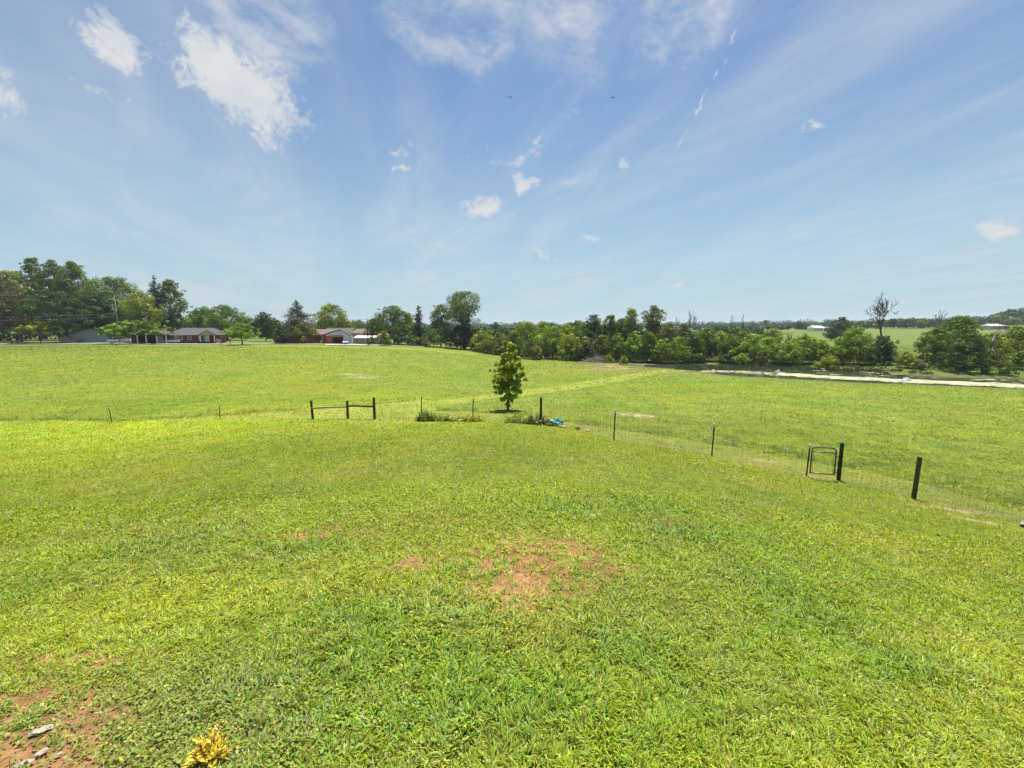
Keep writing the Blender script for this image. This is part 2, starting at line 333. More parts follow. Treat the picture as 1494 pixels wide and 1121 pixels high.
# ------------------------------------------------------------------ GROUND sheet
def build_ground():
    th = np.concatenate([np.linspace(-math.pi, math.radians(-64), 26)[:-1], np.linspace(math.radians(-64), math.radians(64), 620), np.linspace(math.radians(64), math.pi, 26)[1:]])
    lr = np.concatenate([np.linspace(math.log(.35), math.log(1.4), 14)[:-1], np.linspace(math.log(1.4), math.log(220), 520), np.linspace(math.log(220), math.log(3000), 60)[1:]])
    TH, LR = np.meshgrid(th, lr, indexing='ij'); R = np.exp(LR); X = R * np.sin(TH); Y = R * np.cos(TH)
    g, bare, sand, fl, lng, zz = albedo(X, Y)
    Z = H(X, Y) - .012
    lawn, strip, field, rf, re, r = zz
    # under the blades close by one sees thatch and soil, darkened to paint shade into the gaps; far off the turf itself
    soil = np.array([.150, .068, .030]); soil2 = np.array([.29, .158, .074]); sandc = np.array([.27, .225, .135]); thatch_shade = np.array([.05, .05, .015])
    n = fbm(X * 9, Y * 9, 3, 15)[..., None]
    sc = soil * (1 - n) + soil2 * n
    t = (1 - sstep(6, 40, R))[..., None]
    col = g * (1 - t) + (g * .28 + thatch_shade * .5) * t
    b = np.clip(bare * 1.5, 0, 1)[..., None]; col = col * (1 - b) + sc * b
    s_ = np.clip(sand * 1.2, 0, 1)[..., None]; col = col * (1 - s_) + sandc * s_
    f_ = np.clip(fl * .7, 0, 1)[..., None]; col = col * (1 - f_) + np.array([.22, .15, .08]) * f_
    uw = (Z < WATER_Z + .12)[..., None]; col = np.where(uw & (r > 55)[..., None], np.array([.10, .085, .05]), col)
    nt_, nl = X.shape
    V = np.stack([X, Y, Z], -1).reshape(-1, 3); c = col.reshape(-1, 3)
    i = np.arange(nt_ - 1)[:, None] * nl + np.arange(nl - 1)[None]
    Fq = np.stack([i, i + 1, i + nl + 1, i + nl], -1).reshape(-1, 4)[:, ::-1]
    # close the middle
    V = np.vstack([V, [[0, 0, float(H(np.array(0.), np.array(.01))) - .012]]]); c = np.vstack([c, c[:1]])
    ctr = len(V) - 1
    k = np.arange(nt_ - 1) * nl
    Ft = np.stack([np.full(nt_ - 1, ctr), k + nl, k], -1)
    m = bpy.data.materials.new('turf_and_soil'); m.use_nodes = True; nt = m.node_tree; bs = nt.nodes['Principled BSDF']
    bs.inputs['Roughness'].default_value = .95; bs.inputs['Specular IOR Level'].default_value = .15
    a = nt.nodes.new('ShaderNodeAttribute'); a.attribute_name = 'leaf_colour'; tc = nt.nodes.new('ShaderNodeTexCoord')
    n1 = nt.nodes.new('ShaderNodeTexNoise'); n1.inputs['Scale'].default_value = 3.5; n1.inputs['Detail'].default_value = 8; n1.inputs['Roughness'].default_value = .75
    n2 = nt.nodes.new('ShaderNodeTexNoise'); n2.inputs['Scale'].default_value = .45; n2.inputs['Detail'].default_value = 8; n2.inputs['Roughness'].default_value = .7
    L = nt.links.new
    L(tc.outputs['Object'], n1.inputs['Vector']); L(tc.outputs['Object'], n2.inputs['Vector'])
    mr = nt.nodes.new('ShaderNodeMapRange'); mr.inputs[1].default_value = .3; mr.inputs[2].default_value = .7; mr.inputs[3].default_value = .62; mr.inputs[4].default_value = 1.32
    mr2 = nt.nodes.new('ShaderNodeMapRange'); mr2.inputs[1].default_value = .3; mr2.inputs[2].default_value = .7; mr2.inputs[3].default_value = .78; mr2.inputs[4].default_value = 1.2
    L(n1.outputs['Fac'], mr.inputs[0]); L(n2.outputs['Fac'], mr2.inputs[0])
    mm = nt.nodes.new('ShaderNodeMath'); mm.operation = 'MULTIPLY'; L(mr.outputs[0], mm.inputs[0]); L(mr2.outputs[0], mm.inputs[1])
    vm = nt.nodes.new('ShaderNodeVectorMath'); vm.operation = 'SCALE'; L(a.outputs['Color'], vm.inputs[0]); L(mm.outputs[0], vm.inputs['Scale'])
    L(vm.outputs[0], bs.inputs['Base Color'])
    bp = nt.nodes.new('ShaderNodeBump'); bp.inputs['Strength'].default_value = .6; bp.inputs['Distance'].default_value = .05
    L(n1.outputs['Fac'], bp.inputs['Height']); L(bp.outputs['Normal'], bs.inputs['Normal'])
    o = mesh_from('ground', V, [Fq, Ft], m, col=c, smooth=True)
    tag(o, 'rolling green lawn and meadow with a few bare red clay patches', 'ground', kind='structure')
build_ground()

# ------------------------------------------------------------------ GRASS
def blades(x, y, L, W, tilt, az, curl, col, fine, name, m, label, cat, zoff=0):
    z = H(x, y) + zoff
    n = len(x); dx = np.cos(az); dy = np.sin(az)
    fa = az + RNG.normal(math.pi / 2, .5, n); sx = np.cos(fa) * W; sy = np.sin(fa) * W
    B = np.stack([x, y, z - .01], -1); S = np.stack([sx, sy, RNG.normal(0, .25, n) * W], -1)
    d1 = np.stack([dx * np.sin(tilt), dy * np.sin(tilt), np.cos(tilt)], -1); t2 = np.minimum(tilt + curl, 1.75)
    d2 = np.stack([dx * np.sin(t2), dy * np.sin(t2), np.cos(t2)], -1)
    tip = B + d1 * (L * .55)[:, None] + d2 * (L * .5)[:, None]; mid = B + d1 * (L * .55)[:, None]
    fi = np.where(fine)[0]; co = np.where(~fine)[0]; Vs = []; Cs = []; Fs = []
    off = 0
    if len(fi):
        V = np.stack([B[fi] - S[fi] * .35, B[fi] + S[fi] * .35, mid[fi] - S[fi] * .5, mid[fi] + S[fi] * .5, tip[fi]], 1).reshape(-1, 3)
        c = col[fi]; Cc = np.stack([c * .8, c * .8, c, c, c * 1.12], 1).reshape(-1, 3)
        k = np.arange(len(fi)) * 5
        Fs.append(np.stack([k, k + 1, k + 3, k + 2], -1)); Fs.append(np.stack([k + 2, k + 3, k + 4], -1)); Vs.append(V); Cs.append(Cc); off = len(V)
    if len(co):
        V = np.stack([B[co] - S[co] * .5, B[co] + S[co] * .5, tip[co]], 1).reshape(-1, 3); c = col[co]
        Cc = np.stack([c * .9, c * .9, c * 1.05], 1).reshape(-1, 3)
        k = np.arange(len(co)) * 3 + off
        Fs.append(np.stack([k, k + 1, k + 2], -1)); Vs.append(V); Cs.append(Cc)
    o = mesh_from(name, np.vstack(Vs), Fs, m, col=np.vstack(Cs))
    tag(o, label, cat, kind='stuff'); return o
def build_grass(N=900000):
    s = RNG.uniform(-1.42, 1.42, N); ly = RNG.uniform(math.log(1.25), math.log(150), N)
    K = 230000; s2 = RNG.uniform(1.42, 3.2, K) * RNG.choice([-1, 1], K); l2 = RNG.uniform(math.log(.8), math.log(14), K)
    s = np.concatenate([s, s2]); ly = np.concatenate([ly, l2]); N = N + K; y = np.exp(ly); x = s * y
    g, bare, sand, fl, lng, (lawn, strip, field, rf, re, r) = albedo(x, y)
    clump = fbm(x * 2.6, y * 2.6, 3, 121)
    keep = (RNG.random(N) > np.clip(bare * 1.1, 0, .84)) & (RNG.random(N) > np.clip(sand * 1.2, 0, .97)) & (RNG.random(N) > fl * .5)
    keep &= H0(x, y) > WATER_Z + .05
    keep &= RNG.random(N) > .42 * np.exp(-(((x + 2.4) / 1.0) ** 2 + ((y - 2.1) / .75) ** 2))
    keep &= (RNG.random(N) < .38 + .75 * sstep(.36, .6, fbm(x * 11, y * 11, 2, 161))) | (y > 12)
    keep &= (y < 118) | (x > -10 )
    x, y, g, lng, lawn, strip, field, clump, rf, r, re = [a[keep] for a in (x, y, g, lng, lawn, strip, field, clump, rf, r, re)]
    n = len(x)
    fine = y < 8.5
    L = np.where(lawn, RNG.uniform(.035, .078, n) * (.65 + .8 * clump) * (1 + .75 * lng), np.where(strip, RNG.uniform(.03, .06, n), RNG.uniform(.08, .15, n) * (.6 + .8 * clump)))
    edge = field & (np.abs(r - np.maximum(re, rf)) < 1.8)
    L = np.where(edge, L * 2.5, L)
    big = fbm(x * .9, y * .9, 2, 131)
    L = L * np.where(lawn, 1, .75 + .7 * sstep(.45, .7, big))
    L = np.maximum(L, y * .0032 * np.where(lawn | strip, .8, .85) * RNG.uniform(.6, 1.3, n))
    W = np.maximum(RNG.uniform(.0036, .0074, n) * (1 + .8 * lng), y * .0019 * RNG.uniform(.6, 1.3, n))
    tilt = np.abs(RNG.normal(.78, .38, n)); tilt = np.where(strip, tilt + .15, np.where(field, tilt + .4, tilt)); curl = RNG.uniform(.15, 1.1, n); az = np.where(y < 12, 9.4 * vn(x * 7, y * 7, 171) + RNG.normal(0, .75, n), RNG.uniform(0, 2 * math.pi, n))
    v = RNG.normal(1, np.where(field, .10, .23), n)[:, None]; h = RNG.normal(0, 1, n)[:, None] * np.where(field, .5, 1)[:, None]
    col = g * np.clip(v, .5, 1.6) * (1 + h * np.array([.13, .02, .12]))
    straw = RNG.random(n) < np.where(lawn, .09, .03) * (1.5 - clump)
    col[straw] = np.array([.42, .39, .14]) * RNG.uniform(.7, 1.2, (straw.sum(), 1))
    ll = np.exp(-(((x + 2.4) / 1.0) ** 2 + ((y - 2.1) / .75) ** 2)); st2_ = RNG.random(n) < .38 * ll; col[st2_] = np.array([.40, .32, .16]) * RNG.uniform(.6, 1.2, (st2_.sum(), 1)); L = L * (1 - .35 * ll)
    blu = (RNG.random(n) < .10 + .2 * lng) & (y < 14); col[blu] = col[blu] * np.array([.8, 1.0, 1.0]) + np.array([0, .01, .03])
    flat = straw & (RNG.random(n) < .6); tilt[flat] = RNG.uniform(1.1, 1.5, flat.sum()); curl[flat] = .1
    dark = (RNG.random(n) < np.where(field, .02, .11)); col[dark] *= .5
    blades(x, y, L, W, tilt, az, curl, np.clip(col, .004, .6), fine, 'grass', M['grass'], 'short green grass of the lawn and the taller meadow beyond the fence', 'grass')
build_grass()
def build_clover():
    # low broad-leaved weeds creeping through the lawn, mostly lower left
    N = 90000
    s = RNG.uniform(-1.4, 1.4, N); y = np.exp(RNG.uniform(math.log(1.4), math.log(8), N)); x = s * y
    d = np.exp(-(((x + 2.2) / 1.5) ** 2 + ((y - 2.2) / 1.1) ** 2)) * 1.4 + sstep(.58, .72, fbm(x * .9, y * .9, 3, 141)) * .5 + np.clip(blobs(x, y, YELL), 0, 1) * .6
    bare = albedo(x, y)[1]
    k = (RNG.random(N) < d * (fbm(x * 4, y * 4, 2, 151) * 1.4)) & (RNG.random(N) > bare * .8); x = x[k]; y = y[k]; n = len(x)
    z = H(x, y) + RNG.uniform(.01, .04, n); sz = RNG.uniform(.006, .013, n)
    nrm = np.stack([RNG.normal(0, .45, n), RNG.normal(0, .45, n), np.ones(n)], -1); nrm /= np.linalg.norm(nrm, axis=1)[:, None]
    a = np.cross(nrm, np.stack([np.cos(RNG.uniform(0, 6.28, n)), np.sin(RNG.uniform(0, 6.28, n)), np.zeros(n)], -1)); a /= np.linalg.norm(a, axis=1)[:, None]; b = np.cross(nrm, a)
    c = np.stack([x, y, z], -1); V = []
    for t, q in ((0, 1.25), (55, .8), (125, .8), (180, 1.0), (235, .8), (305, .8)):
        t = math.radians(t); V.append(c + (a * math.cos(t) + b * math.sin(t)) * (sz * q)[:, None])
    V = np.stack(V, 1).reshape(-1, 3); k = np.arange(n) * 6
    Fs = [np.stack([k + i for i in range(6)], -1)]
    col = np.array([.22, .28, .045]) * RNG.normal(1, .2, (n, 1)) * (1 + RNG.normal(0, 1, (n, 1)) * np.array([.15, 0, .2])); col = np.repeat(np.clip(col, .01, .5), 6, axis=0)
    tag(mesh_from('clover', V, Fs, M['grass'], col=col), 'low round leaved clover and weeds creeping through the lawn', 'weeds', kind='stuff')
    # tiny yellow flowers
    N = 9000
    s = RNG.uniform(-1.2, 1.2, N); y = np.exp(RNG.uniform(math.log(1.6), math.log(9), N)); x = s * y
    d = np.clip(blobs(x, y, YELL), 0, 1) * .5 + .012
    k = RNG.random(N) < d; x = x[k]; y = y[k]; n = len(x); z = H(x, y) + RNG.uniform(.045, .08, n); sz = RNG.uniform(.005, .009, n)
    c = np.stack([x, y, z], -1); V = []
    for t in range(5):
        V.append(c + np.stack([np.cos(t * 1.257) * sz, np.sin(t * 1.257) * sz, RNG.uniform(-.003, .003, n)], -1))
    V = np.stack(V, 1).reshape(-1, 3); k = np.arange(n) * 5
    col = np.repeat(np.array([[.75, .60, .03]]), len(V), axis=0)
    tag(mesh_from('tiny_flowers', V, [np.stack([k + i for i in range(5)], -1)], M['grass'], col=col), 'tiny yellow flowers sprinkled through the lawn', 'flowers', kind='stuff')
build_clover()

# ------------------------------------------------------------------ TREES
PROF = {
 'round': [(0, .45), (.2, .85), (.45, 1), (.7, .86), (.9, .55), (1, .25)],
 'tall': [(0, .5), (.25, .9), (.5, 1), (.75, .72), (1, .2)],
 'spread': [(0, .8), (.2, 1), (.5, .92), (.8, .6), (1, .25)],
 'shrub': [(0, .95), (.3, 1), (.6, .86), (.85, .58), (1, .25)],
 'cone': [(0, 1), (.3, .8), (.6, .55), (.85, .25), (1, .06)],
 'top': [(0, .35), (.3, .6), (.6, 1), (.85, .8), (1, .35)],
 'sapling': [(0, .18), (.12, .38), (.3, .85), (.48, 1), (.62, .85), (.78, .55), (1, .3)],
}
def tubes_mesh(segs, n=6):
    """segs: list of (p0, p1, r0, r1)"""
    P0 = np.array([s[0] for s in segs], float); P1 = np.array([s[1] for s in segs], float); R0 = np.array([s[2] for s in segs]); R1 = np.array([s[3] for s in segs])
    d = P1 - P0; d /= np.linalg.norm(d, axis=1)[:, None] + 1e-9
    up = np.where(np.abs(d[:, 2:3]) > .95, np.array([[1., 0, 0]]), np.array([[0, 0, 1.]])); a = np.cross(d, up); a /= np.linalg.norm(a, axis=1)[:, None]; b = np.cross(d, a)
    V = []
    for P, R in ((P0, R0), (P1, R1)):
        for k in range(n):
            t = 2 * math.pi * k / n; V.append(P + (a * math.cos(t) + b * math.sin(t)) * R[:, None])
    V = np.stack(V, 1).reshape(-1, 3); k0 = np.arange(len(segs)) * 2 * n
    Fs = [np.concatenate([np.stack([k0 + i, k0 + (i + 1) % n, k0 + n + (i + 1) % n, k0 + n + i], -1) for i in range(n)])]
    return V, Fs
def leaves(cent, rad, n, size, col, rng, flatten=.75, jitter=.27, up=.35, inner=.05):
    cent = np.array(cent); rad = np.array(rad); w = rad ** 2; w /= w.sum()
    p = rng.choice(len(cent), n, p=w)
    d = rng.normal(0, 1, (n, 3)); d[:, 2] += up; d /= np.linalg.norm(d, axis=1)[:, None]
    rr = np.where(rng.random(n) < inner, rng.random(n) * .7, .62 + .46 * rng.random(n) ** .8)
    pos = cent[p] + d * (rad[p] * rr)[:, None] * np.array([1, 1, flatten])
    nm = d * 1.35 + rng.normal(0, .55, (n, 3)) + np.array([0, 0, .25]); nm /= np.linalg.norm(nm, axis=1)[:, None]
    t = rng.normal(0, 1, (n, 3)); a = np.cross(nm, t); a /= np.linalg.norm(a, axis=1)[:, None]; b = np.cross(nm, a)
    sz = size * rng.uniform(.6, 1.35, n)[:, None]
    bend = nm * sz * .25
    V = np.stack([pos - a * sz, pos - b * sz * .5 + bend, pos + a * sz * 1.1, pos + b * sz * .5 + bend], 1).reshape(-1, 3)
    k = np.arange(n) * 4; Fs = [np.stack([k, k + 1, k + 2, k + 3], -1)]
    pc = rng.normal(1, jitter, len(cent)); ph = rng.normal(0, 1, (len(cent), 1))
    c = np.array(col)[None] * np.clip(pc[p], .5, 1.6)[:, None] * (1 + ph[p] * np.array([.10, 0, .08])) * rng.normal(1, .15, (n, 1))
    return V, Fs, np.repeat(np.clip(c, .004, .5), 4, axis=0)
def grow(p, d, L, r, lev, rng, segs, spread=.55, twig=.012, kids=3):
    n = 3 if lev > 1 else 2
    for i in range(n):
        d = d + rng.normal(0, .14, 3) + np.array([0, 0, .05]); d /= np.linalg.norm(d)
        q = p + d * L / n; r2 = max(r * (.84 if lev else .6), twig * .6)
        segs.append((p, q, r, r2)); p = q; r = r2
        if lev > 0 and i > 0 or (lev > 2 and i == 0 and False):
            a = d + rng.normal(0, spread, 3); a /= np.linalg.norm(a); grow(p, a, L * rng.uniform(.5, .7), r * .6, lev - 1, rng, segs, spread, twig, kids)
    if lev > 0:
        for k in range(kids - 1):
            a = d + rng.normal(0, spread, 3); a[2] += .12; a /= np.linalg.norm(a); grow(p, a, L * rng.uniform(.6, .85), r * .72, lev - 1, rng, segs, spread, twig, kids)
COL = {'mid': (.118, .175, 0.014), 'm0': (0.097, 0.152, 0.012), 'light': (.215, .265, 0.020), 'l0': (0.172, 0.231, 0.017), 'bright': (.185, .275, 0.017), 'b0': (0.152, 0.244, 0.013), 'dark': (0.048, 0.087, 0.011), 'darker': (0.030, 0.055, 0.010), 'olive': (0.131, 0.145, 0.018),
       'red': (.100, .085, 0.019), 'oldred': (0.117, 0.077, 0.016), 'blue': (0.062, 0.106, 0.024), 'grey': (0.159, 0.185, 0.040), 'yellow': (0.255, 0.264, 0.017), 'brown': (0.083, 0.073, 0.017)}
def tree(name, u, vtop, wpx, y, shape, colour, label, cat='tree', group=None, cb=.12, dens=1.0, seed=None, leaf=None, lean=0, pf=None, bark='bark', thick=1.0, size_scale=1.0, flatten=.62, base_z=None):
    if group and group.startswith('trees behind') and colour not in ('blue',): wpx = wpx * 1.2
    rng = np.random.default_rng(seed if seed is not None else int(u * 13 + vtop * 7 + y))
    x = xat(u, y, vtop + 20); zb = float(H(np.array(x), np.array(y))) if base_z is None else base_z
    Ht = zat(vtop, y) - zb; R = wpx / F * y / 2
    if Ht < .5: Ht = .5
    root = empty(name, (x, y, zb - .03), 0, label, cat, group)
    prof = PROF[shape]; pt = [a for a, _ in prof]; pw = [b for _, b in prof]
    z0 = Ht * cb; Hc = Ht - z0
    pxa = (wpx * .685) * (Hc / y * F * .685)
    npf = int(np.clip(14 + pxa / 32, 16, 120)) if pf is None else pf
    cents, rads = [], []
    rbase = min(R, Hc * .6) * (1.5 / math.sqrt(npf) + .07)
    for i in range(npf):
        t = (i + rng.random()) / npf; w = np.interp(t, pt, pw)
        rp = rbase * rng.uniform(.7, 1.35) * (.55 + .45 * w)
        az = i * 2.39996 + rng.normal(0, .4); f = (rng.random() ** .4)
        rad_ = max(R * w - rp * .8, 0) * f
        cents.append((math.cos(az) * rad_ + lean * t * Hc, math.sin(az) * rad_, z0 + rp * .6 + t * (Hc - rp * 1.35))); rads.append(rp)
    # stragglers that break the outline
    for i in range(max(4, npf // 4)):
        t = rng.uniform(.1, 1.0); w = np.interp(t, pt, pw); az = rng.uniform(0, 6.28); rp = rbase * rng.uniform(.3, .5)
        cents.append((math.cos(az) * R * w * rng.uniform(.85, 1.08) + lean * t * Hc, math.sin(az) * R * w, z0 + t * (Hc - rp * .7))); rads.append(rp)
    size = leaf if leaf else max(.11, y / 430 * .72) * size_scale
    n = int(np.clip(pxa * 5.5 * dens / (size_scale ** 2), 250, 26000))
    V, Fs, c = leaves(cents, rads, n, size, COL[colour], rng, flatten=flatten)
    crown = mesh_from('crown', V, Fs, M['leaf'], root, col=c)
    segs = []; tr = max(.045, Ht * .018 * thick) * (1 if cb > .05 else .6)
    p = np.array([0, 0, -.2]); top = z0 + Hc * .62; nseg = 6; pts = [p]
    for i in range(nseg):
        q = np.array([lean * max(0, (i + 1) / nseg * top - z0) + rng.normal(0, .012 * Ht), rng.normal(0, .012 * Ht), (i + 1) / nseg * top]); r0 = tr * (1.25 if i == 0 else 1 - .12 * i); r1 = tr * (1 - .12 * (i + 1))
        segs.append((p, q, r0, r1)); p = q; pts.append(q)
    for j in range(min(len(cents), 16)):
        cc = np.array(cents[(j * 7) % npf]); hz = cc[2] * rng.uniform(.45, .75); k = min(int(hz / top * nseg), nseg - 1); st = pts[k] + (pts[k + 1] - pts[k]) * .5
        if cc[2] < st[2]: continue
        md = (st + cc) / 2 + np.array([0, 0, -.06 * Ht]) + rng.normal(0, .02 * Ht, 3)
        segs.append((st, md, tr * .42, tr * .28)); segs.append((md, cc, tr * .28, tr * .1))
    V, Fs = tubes_mesh(segs); mesh_from('trunk', V, Fs, M[bark], root, smooth=True)
    return root
def conifer(name, u, vtop, wpx, y, colour, label, group=None, cb=.08, seed=1, droop=.25, cat='tree'):
    rng = np.random.default_rng(seed); x = xat(u, y, vtop + 20); zb = float(H(np.array(x), np.array(y))); Ht = zat(vtop, y) - zb; R = wpx / F * y / 2
    root = empty(name, (x, y, zb - .03), 0, label, cat, group)
    cents, rads, segs = [], [], [((0, 0, -.2), (0, 0, Ht * .95), Ht * .018, .04)]
    nl = 24
    for i in range(nl):
        t = i / (nl - 1); z = Ht * (cb + (1 - cb) * t); rr = R * (1 - t) ** .7 * rng.uniform(.7, 1.1) + .2
        for k in range(7 if t < .8 else 4):
            az = rng.uniform(0, 6.28); L = rr * rng.uniform(.65, 1.12)
            e = np.array([math.cos(az) * L, math.sin(az) * L, z + L * (.12 if t > .5 else -droop * .3)])
            segs.append(((0, 0, z), tuple(e), .06, .02))
            for s in (.4, .7, 1):
                cents.append(tuple(np.array([0, 0, z]) * (1 - s) + e * s)); rads.append(rr * .26 + .3)
    size = max(.12, y / 430 * .6); n = int(np.clip(wpx * .685 * Ht / y * F * .685 * 7, 400, 20000))
    V, Fs, c = leaves(cents, rads, n, size, COL[colour], rng, flatten=.75)
    mesh_from('crown', V, Fs, M['leaf'], root, col=c); V, Fs = tubes_mesh(segs); mesh_from('trunk', V, Fs, M['bark'], root, smooth=True)
    return root
def snag(name, u, vtop, wpx, y, label, group=None, seed=1, lean=0., bark='bark_pale', levels=4, fork=.35):
    rng = np.random.default_rng(seed); x = xat(u, y, vtop + 20); zb = float(H(np.array(x), np.array(y))); Ht = zat(vtop, y) - zb
    root = empty(name, (x, y, zb - .03), 0, label, 'dead tree', group)
    segs = []; p = np.array([0, 0, -.2]); r = Ht * .018 + .06
    for i in range(4):
        q = p + np.array([lean * Ht * fork / 4 + rng.normal(0, .01 * Ht), rng.normal(0, .01 * Ht), Ht * fork / 4]); segs.append((p, q, r, r * .92)); p = q; r *= .92
    for k in range(3):
        d = np.array([lean + rng.normal(0, .28), rng.normal(0, .28), 1.]); d /= np.linalg.norm(d); grow(p, d, Ht * .27, r * .7, levels, rng, segs, .42, .07, 2)
    S = np.array([[*a, *b] for a, b, _, _ in segs]); top = max(S[:, 2].max(), S[:, 5].max()); sc = Ht / top
    V, Fs = tubes_mesh([(np.array(a) * sc, np.array(b) * sc, c, d) for a, b, c, d in segs], 5)
    # fit the spread of the branches
    hi = V[:, 2] > Ht * fork; wid = np.abs(V[hi, 0]).max() if hi.any() else 1
    k = (wpx / F * y / 2) / wid
    f = np.clip((V[:, 2] / Ht - fork) / .2, 0, 1); V[:, 0] *= 1 + (k - 1) * f; V[:, 1] *= 1 + (k - 1) * f
    mesh_from('trunk', V, Fs, M[bark], root, smooth=True); return root

GL = 'trees behind the houses on the left'
T = tree
conifer('pine_tree', -14, 380, 84, 152, 'brown', 'dark ragged evergreen cut off by the left edge of the picture', GL, .15, 11)
T('broadleaf_tree', 14, 393, 66, 165, 'tall', 'light', 'yellow green tree at the far left, in front of the ragged evergreen', group=GL)
T('broadleaf_tree', 46, 375, 42, 172, 'tall', 'mid', 'tall feathery treetop, leftmost of the three pointed tops on the left skyline', group=GL, cb=.3)
T('broadleaf_tree', 76, 378, 44, 170, 'tall', 'mid', 'bushy pointed treetop, middle one of the three on the left skyline', group=GL, cb=.3)
T('broadleaf_tree', 106, 380, 48, 168, 'tall', 'mid', 'grey green treetop, rightmost of the three pointed tops on the left skyline', group=GL, cb=.3)
T('broadleaf_tree', 24, 424, 62, 142, 'round', 'red', 'rusty brown leaved tree with a dark trunk behind the small lime green tree', group=GL, cb=.25)
T('maple_tree', 92, 424, 104, 140, 'round', 'dark', 'large dark maple with a forked trunk beside the blue grey garage', group=GL, cb=.2, thick=1.7)
T('maple_tree', 132, 432, 70, 150, 'round', 'dark', 'dark broad tree hanging over the roof of the blue grey garage', group=GL, cb=.3)
T('ornamental_tree', 57, 467, 58, 131, 'spread', 'light', 'small lime green umbrella shaped tree on the grass left of the garage', cb=.35)
T('broadleaf_tree', 166, 402, 84, 156, 'round', 'mid', 'big rounded tree behind the utility pole and the white pickup', group=GL, cb=.15)
T('broadleaf_tree', 203, 424, 54, 150, 'round', 'light', 'paler leafy tree right of the utility pole, above the low spreading tree', group=GL, cb=.15)
conifer('cedar_tree', 226, 403, 36, 158, 'darker', 'narrow dark evergreen rising left of the tall pale tree behind the brick house', GL, .1, 21)
T('broadleaf_tree', 247, 406, 46, 162, 'tall', 'mid', 'tall tree with a straight right flank just left of the brick house roof', group=GL, cb=.1)
T('ornamental_tree', 202, 467, 96, 131.0, 'spread', 'bright', 'low wide spreading tree in front of the carport wing of the brick house', cb=.28, dens=2.0, thick=1.2, pf=90, flatten=.8)
T('broadleaf_tree', 301, 446, 48, 172, 'round', 'mid', 'rounded tree rising behind the left half of the brick house roof', group=GL)
T('broadleaf_tree', 330, 443, 56, 165, 'round', 'mid', 'large leafy tree rising behind the right end of the brick house roof', group=GL)
T('distant_tree', 288, 451, 26, 240, 'round', 'blue', 'small bluish tree far off, in the dip above the left half of the brick house', group=GL)
T('broadleaf_tree', 276, 462, 34, 168, 'round', 'light', 'bright low tree just above the left end of the brick house roof', group=GL)
T('ornamental_tree', 352, 471, 54, 126, 'spread', 'bright', 'small fork trunked tree on the lawn right of the brick house', cb=.3, thick=1.5)
T('broadleaf_tree', 379, 463, 40, 200, 'round', 'mid', 'far tree showing above the small fork trunked tree', group=GL)
T('broadleaf_tree', 386, 454, 34, 160, 'round', 'dark', 'dark upright tree between the brick house and the pine', group=GL, cb=.05)
T('broadleaf_tree', 402, 465, 34, 165, 'round', 'mid', 'shorter rounded tree just left of the pine and its utility pole', group=GL, cb=.02)
conifer('pine_tree', 433, 439, 46, 143, 'brown', 'shaggy dark pine standing behind the pole with the transformer', None, .15, 31)
T('evergreen_shrub', 444, 470, 50, 139, 'shrub', 'olive', 'olive green drooping evergreen at the foot of the pine', cb=.1)
T('evergreen_shrub', 413, 473, 40, 136.5, 'shrub', 'dark', 'dark low evergreen at the left foot of the pine', cb=.05)
T('broadleaf_tree', 482, 441, 46, 168, 'round', 'light', 'bright rounded tree standing behind the orange brick house', group=GL)
T('broadleaf_tree', 500, 462, 36, 176, 'round', 'light', 'lower bright tree beside the rounded one behind the orange brick house', group=GL)
T('broadleaf_tree', 520, 466, 36, 190, 'round', 'mid', 'low tree above the white shed roof, left of the black pole', group=GL)
T('broadleaf_tree', 547, 462, 34, 165, 'round', 'mid', 'leafy tree just right of the black utility pole', group=GL)
T('broadleaf_tree', 573, 444, 52, 160, 'round', 'mid', 'tall full tree standing between the black pole and the dark cedar', group=GL)
T('broadleaf_tree', 596, 456, 30, 162, 'tall', 'light', 'slender pale tree just left of the dark cedar', group=GL)
conifer('cedar_tree', 611, 447, 24, 152, 'darker', 'dark narrow cedar left of the tallest tree of the middle', GL, .03, 41)
T('bush', 561, 480, 22, 138, 'shrub', 'mid', 'round bush in front of the little brown roof right of the white shed', 'bush', cb=0)
T('bush', 543, 489, 16, 138, 'shrub', 'mid', 'small bush hiding the right end of the white shed', 'bush', cb=0)
T('broadleaf_tree', 585, 476, 44, 150, 'shrub', 'dark', 'dark low tree under the tall full tree right of the brown roof', group=GL, cb=0)
T('oak_tree', 676, 421, 72, 150, 'top', 'mid', 'tallest tree of the middle, an open crowned oak with bare forking limbs', cb=.28, dens=.75, thick=1.6, pf=34)
T('broadleaf_tree', 643, 443, 42, 154, 'round', 'mid', 'tree joined to the left side of the tall open oak', cb=.1)
T('broadleaf_tree', 672, 474, 66, 148, 'shrub', 'darker', 'dark thicket of leaves around the foot of the tall open oak', cb=0)
T('broadleaf_tree', 632, 478, 34, 146, 'shrub', 'mid', 'low green tree left of the foot of the tall open oak', cb=.08)
T('bush', 622, 494, 14, 142, 'shrub', 'mid', 'small round bush at the field edge below the dark cedar', 'bush', cb=0)
T('broadleaf_tree', 602, 484, 34, 150, 'shrub', 'mid', 'low leafy tree under the dark cedar', cb=.05)
GM = 'trees and shrubs of the middle hedgerow'
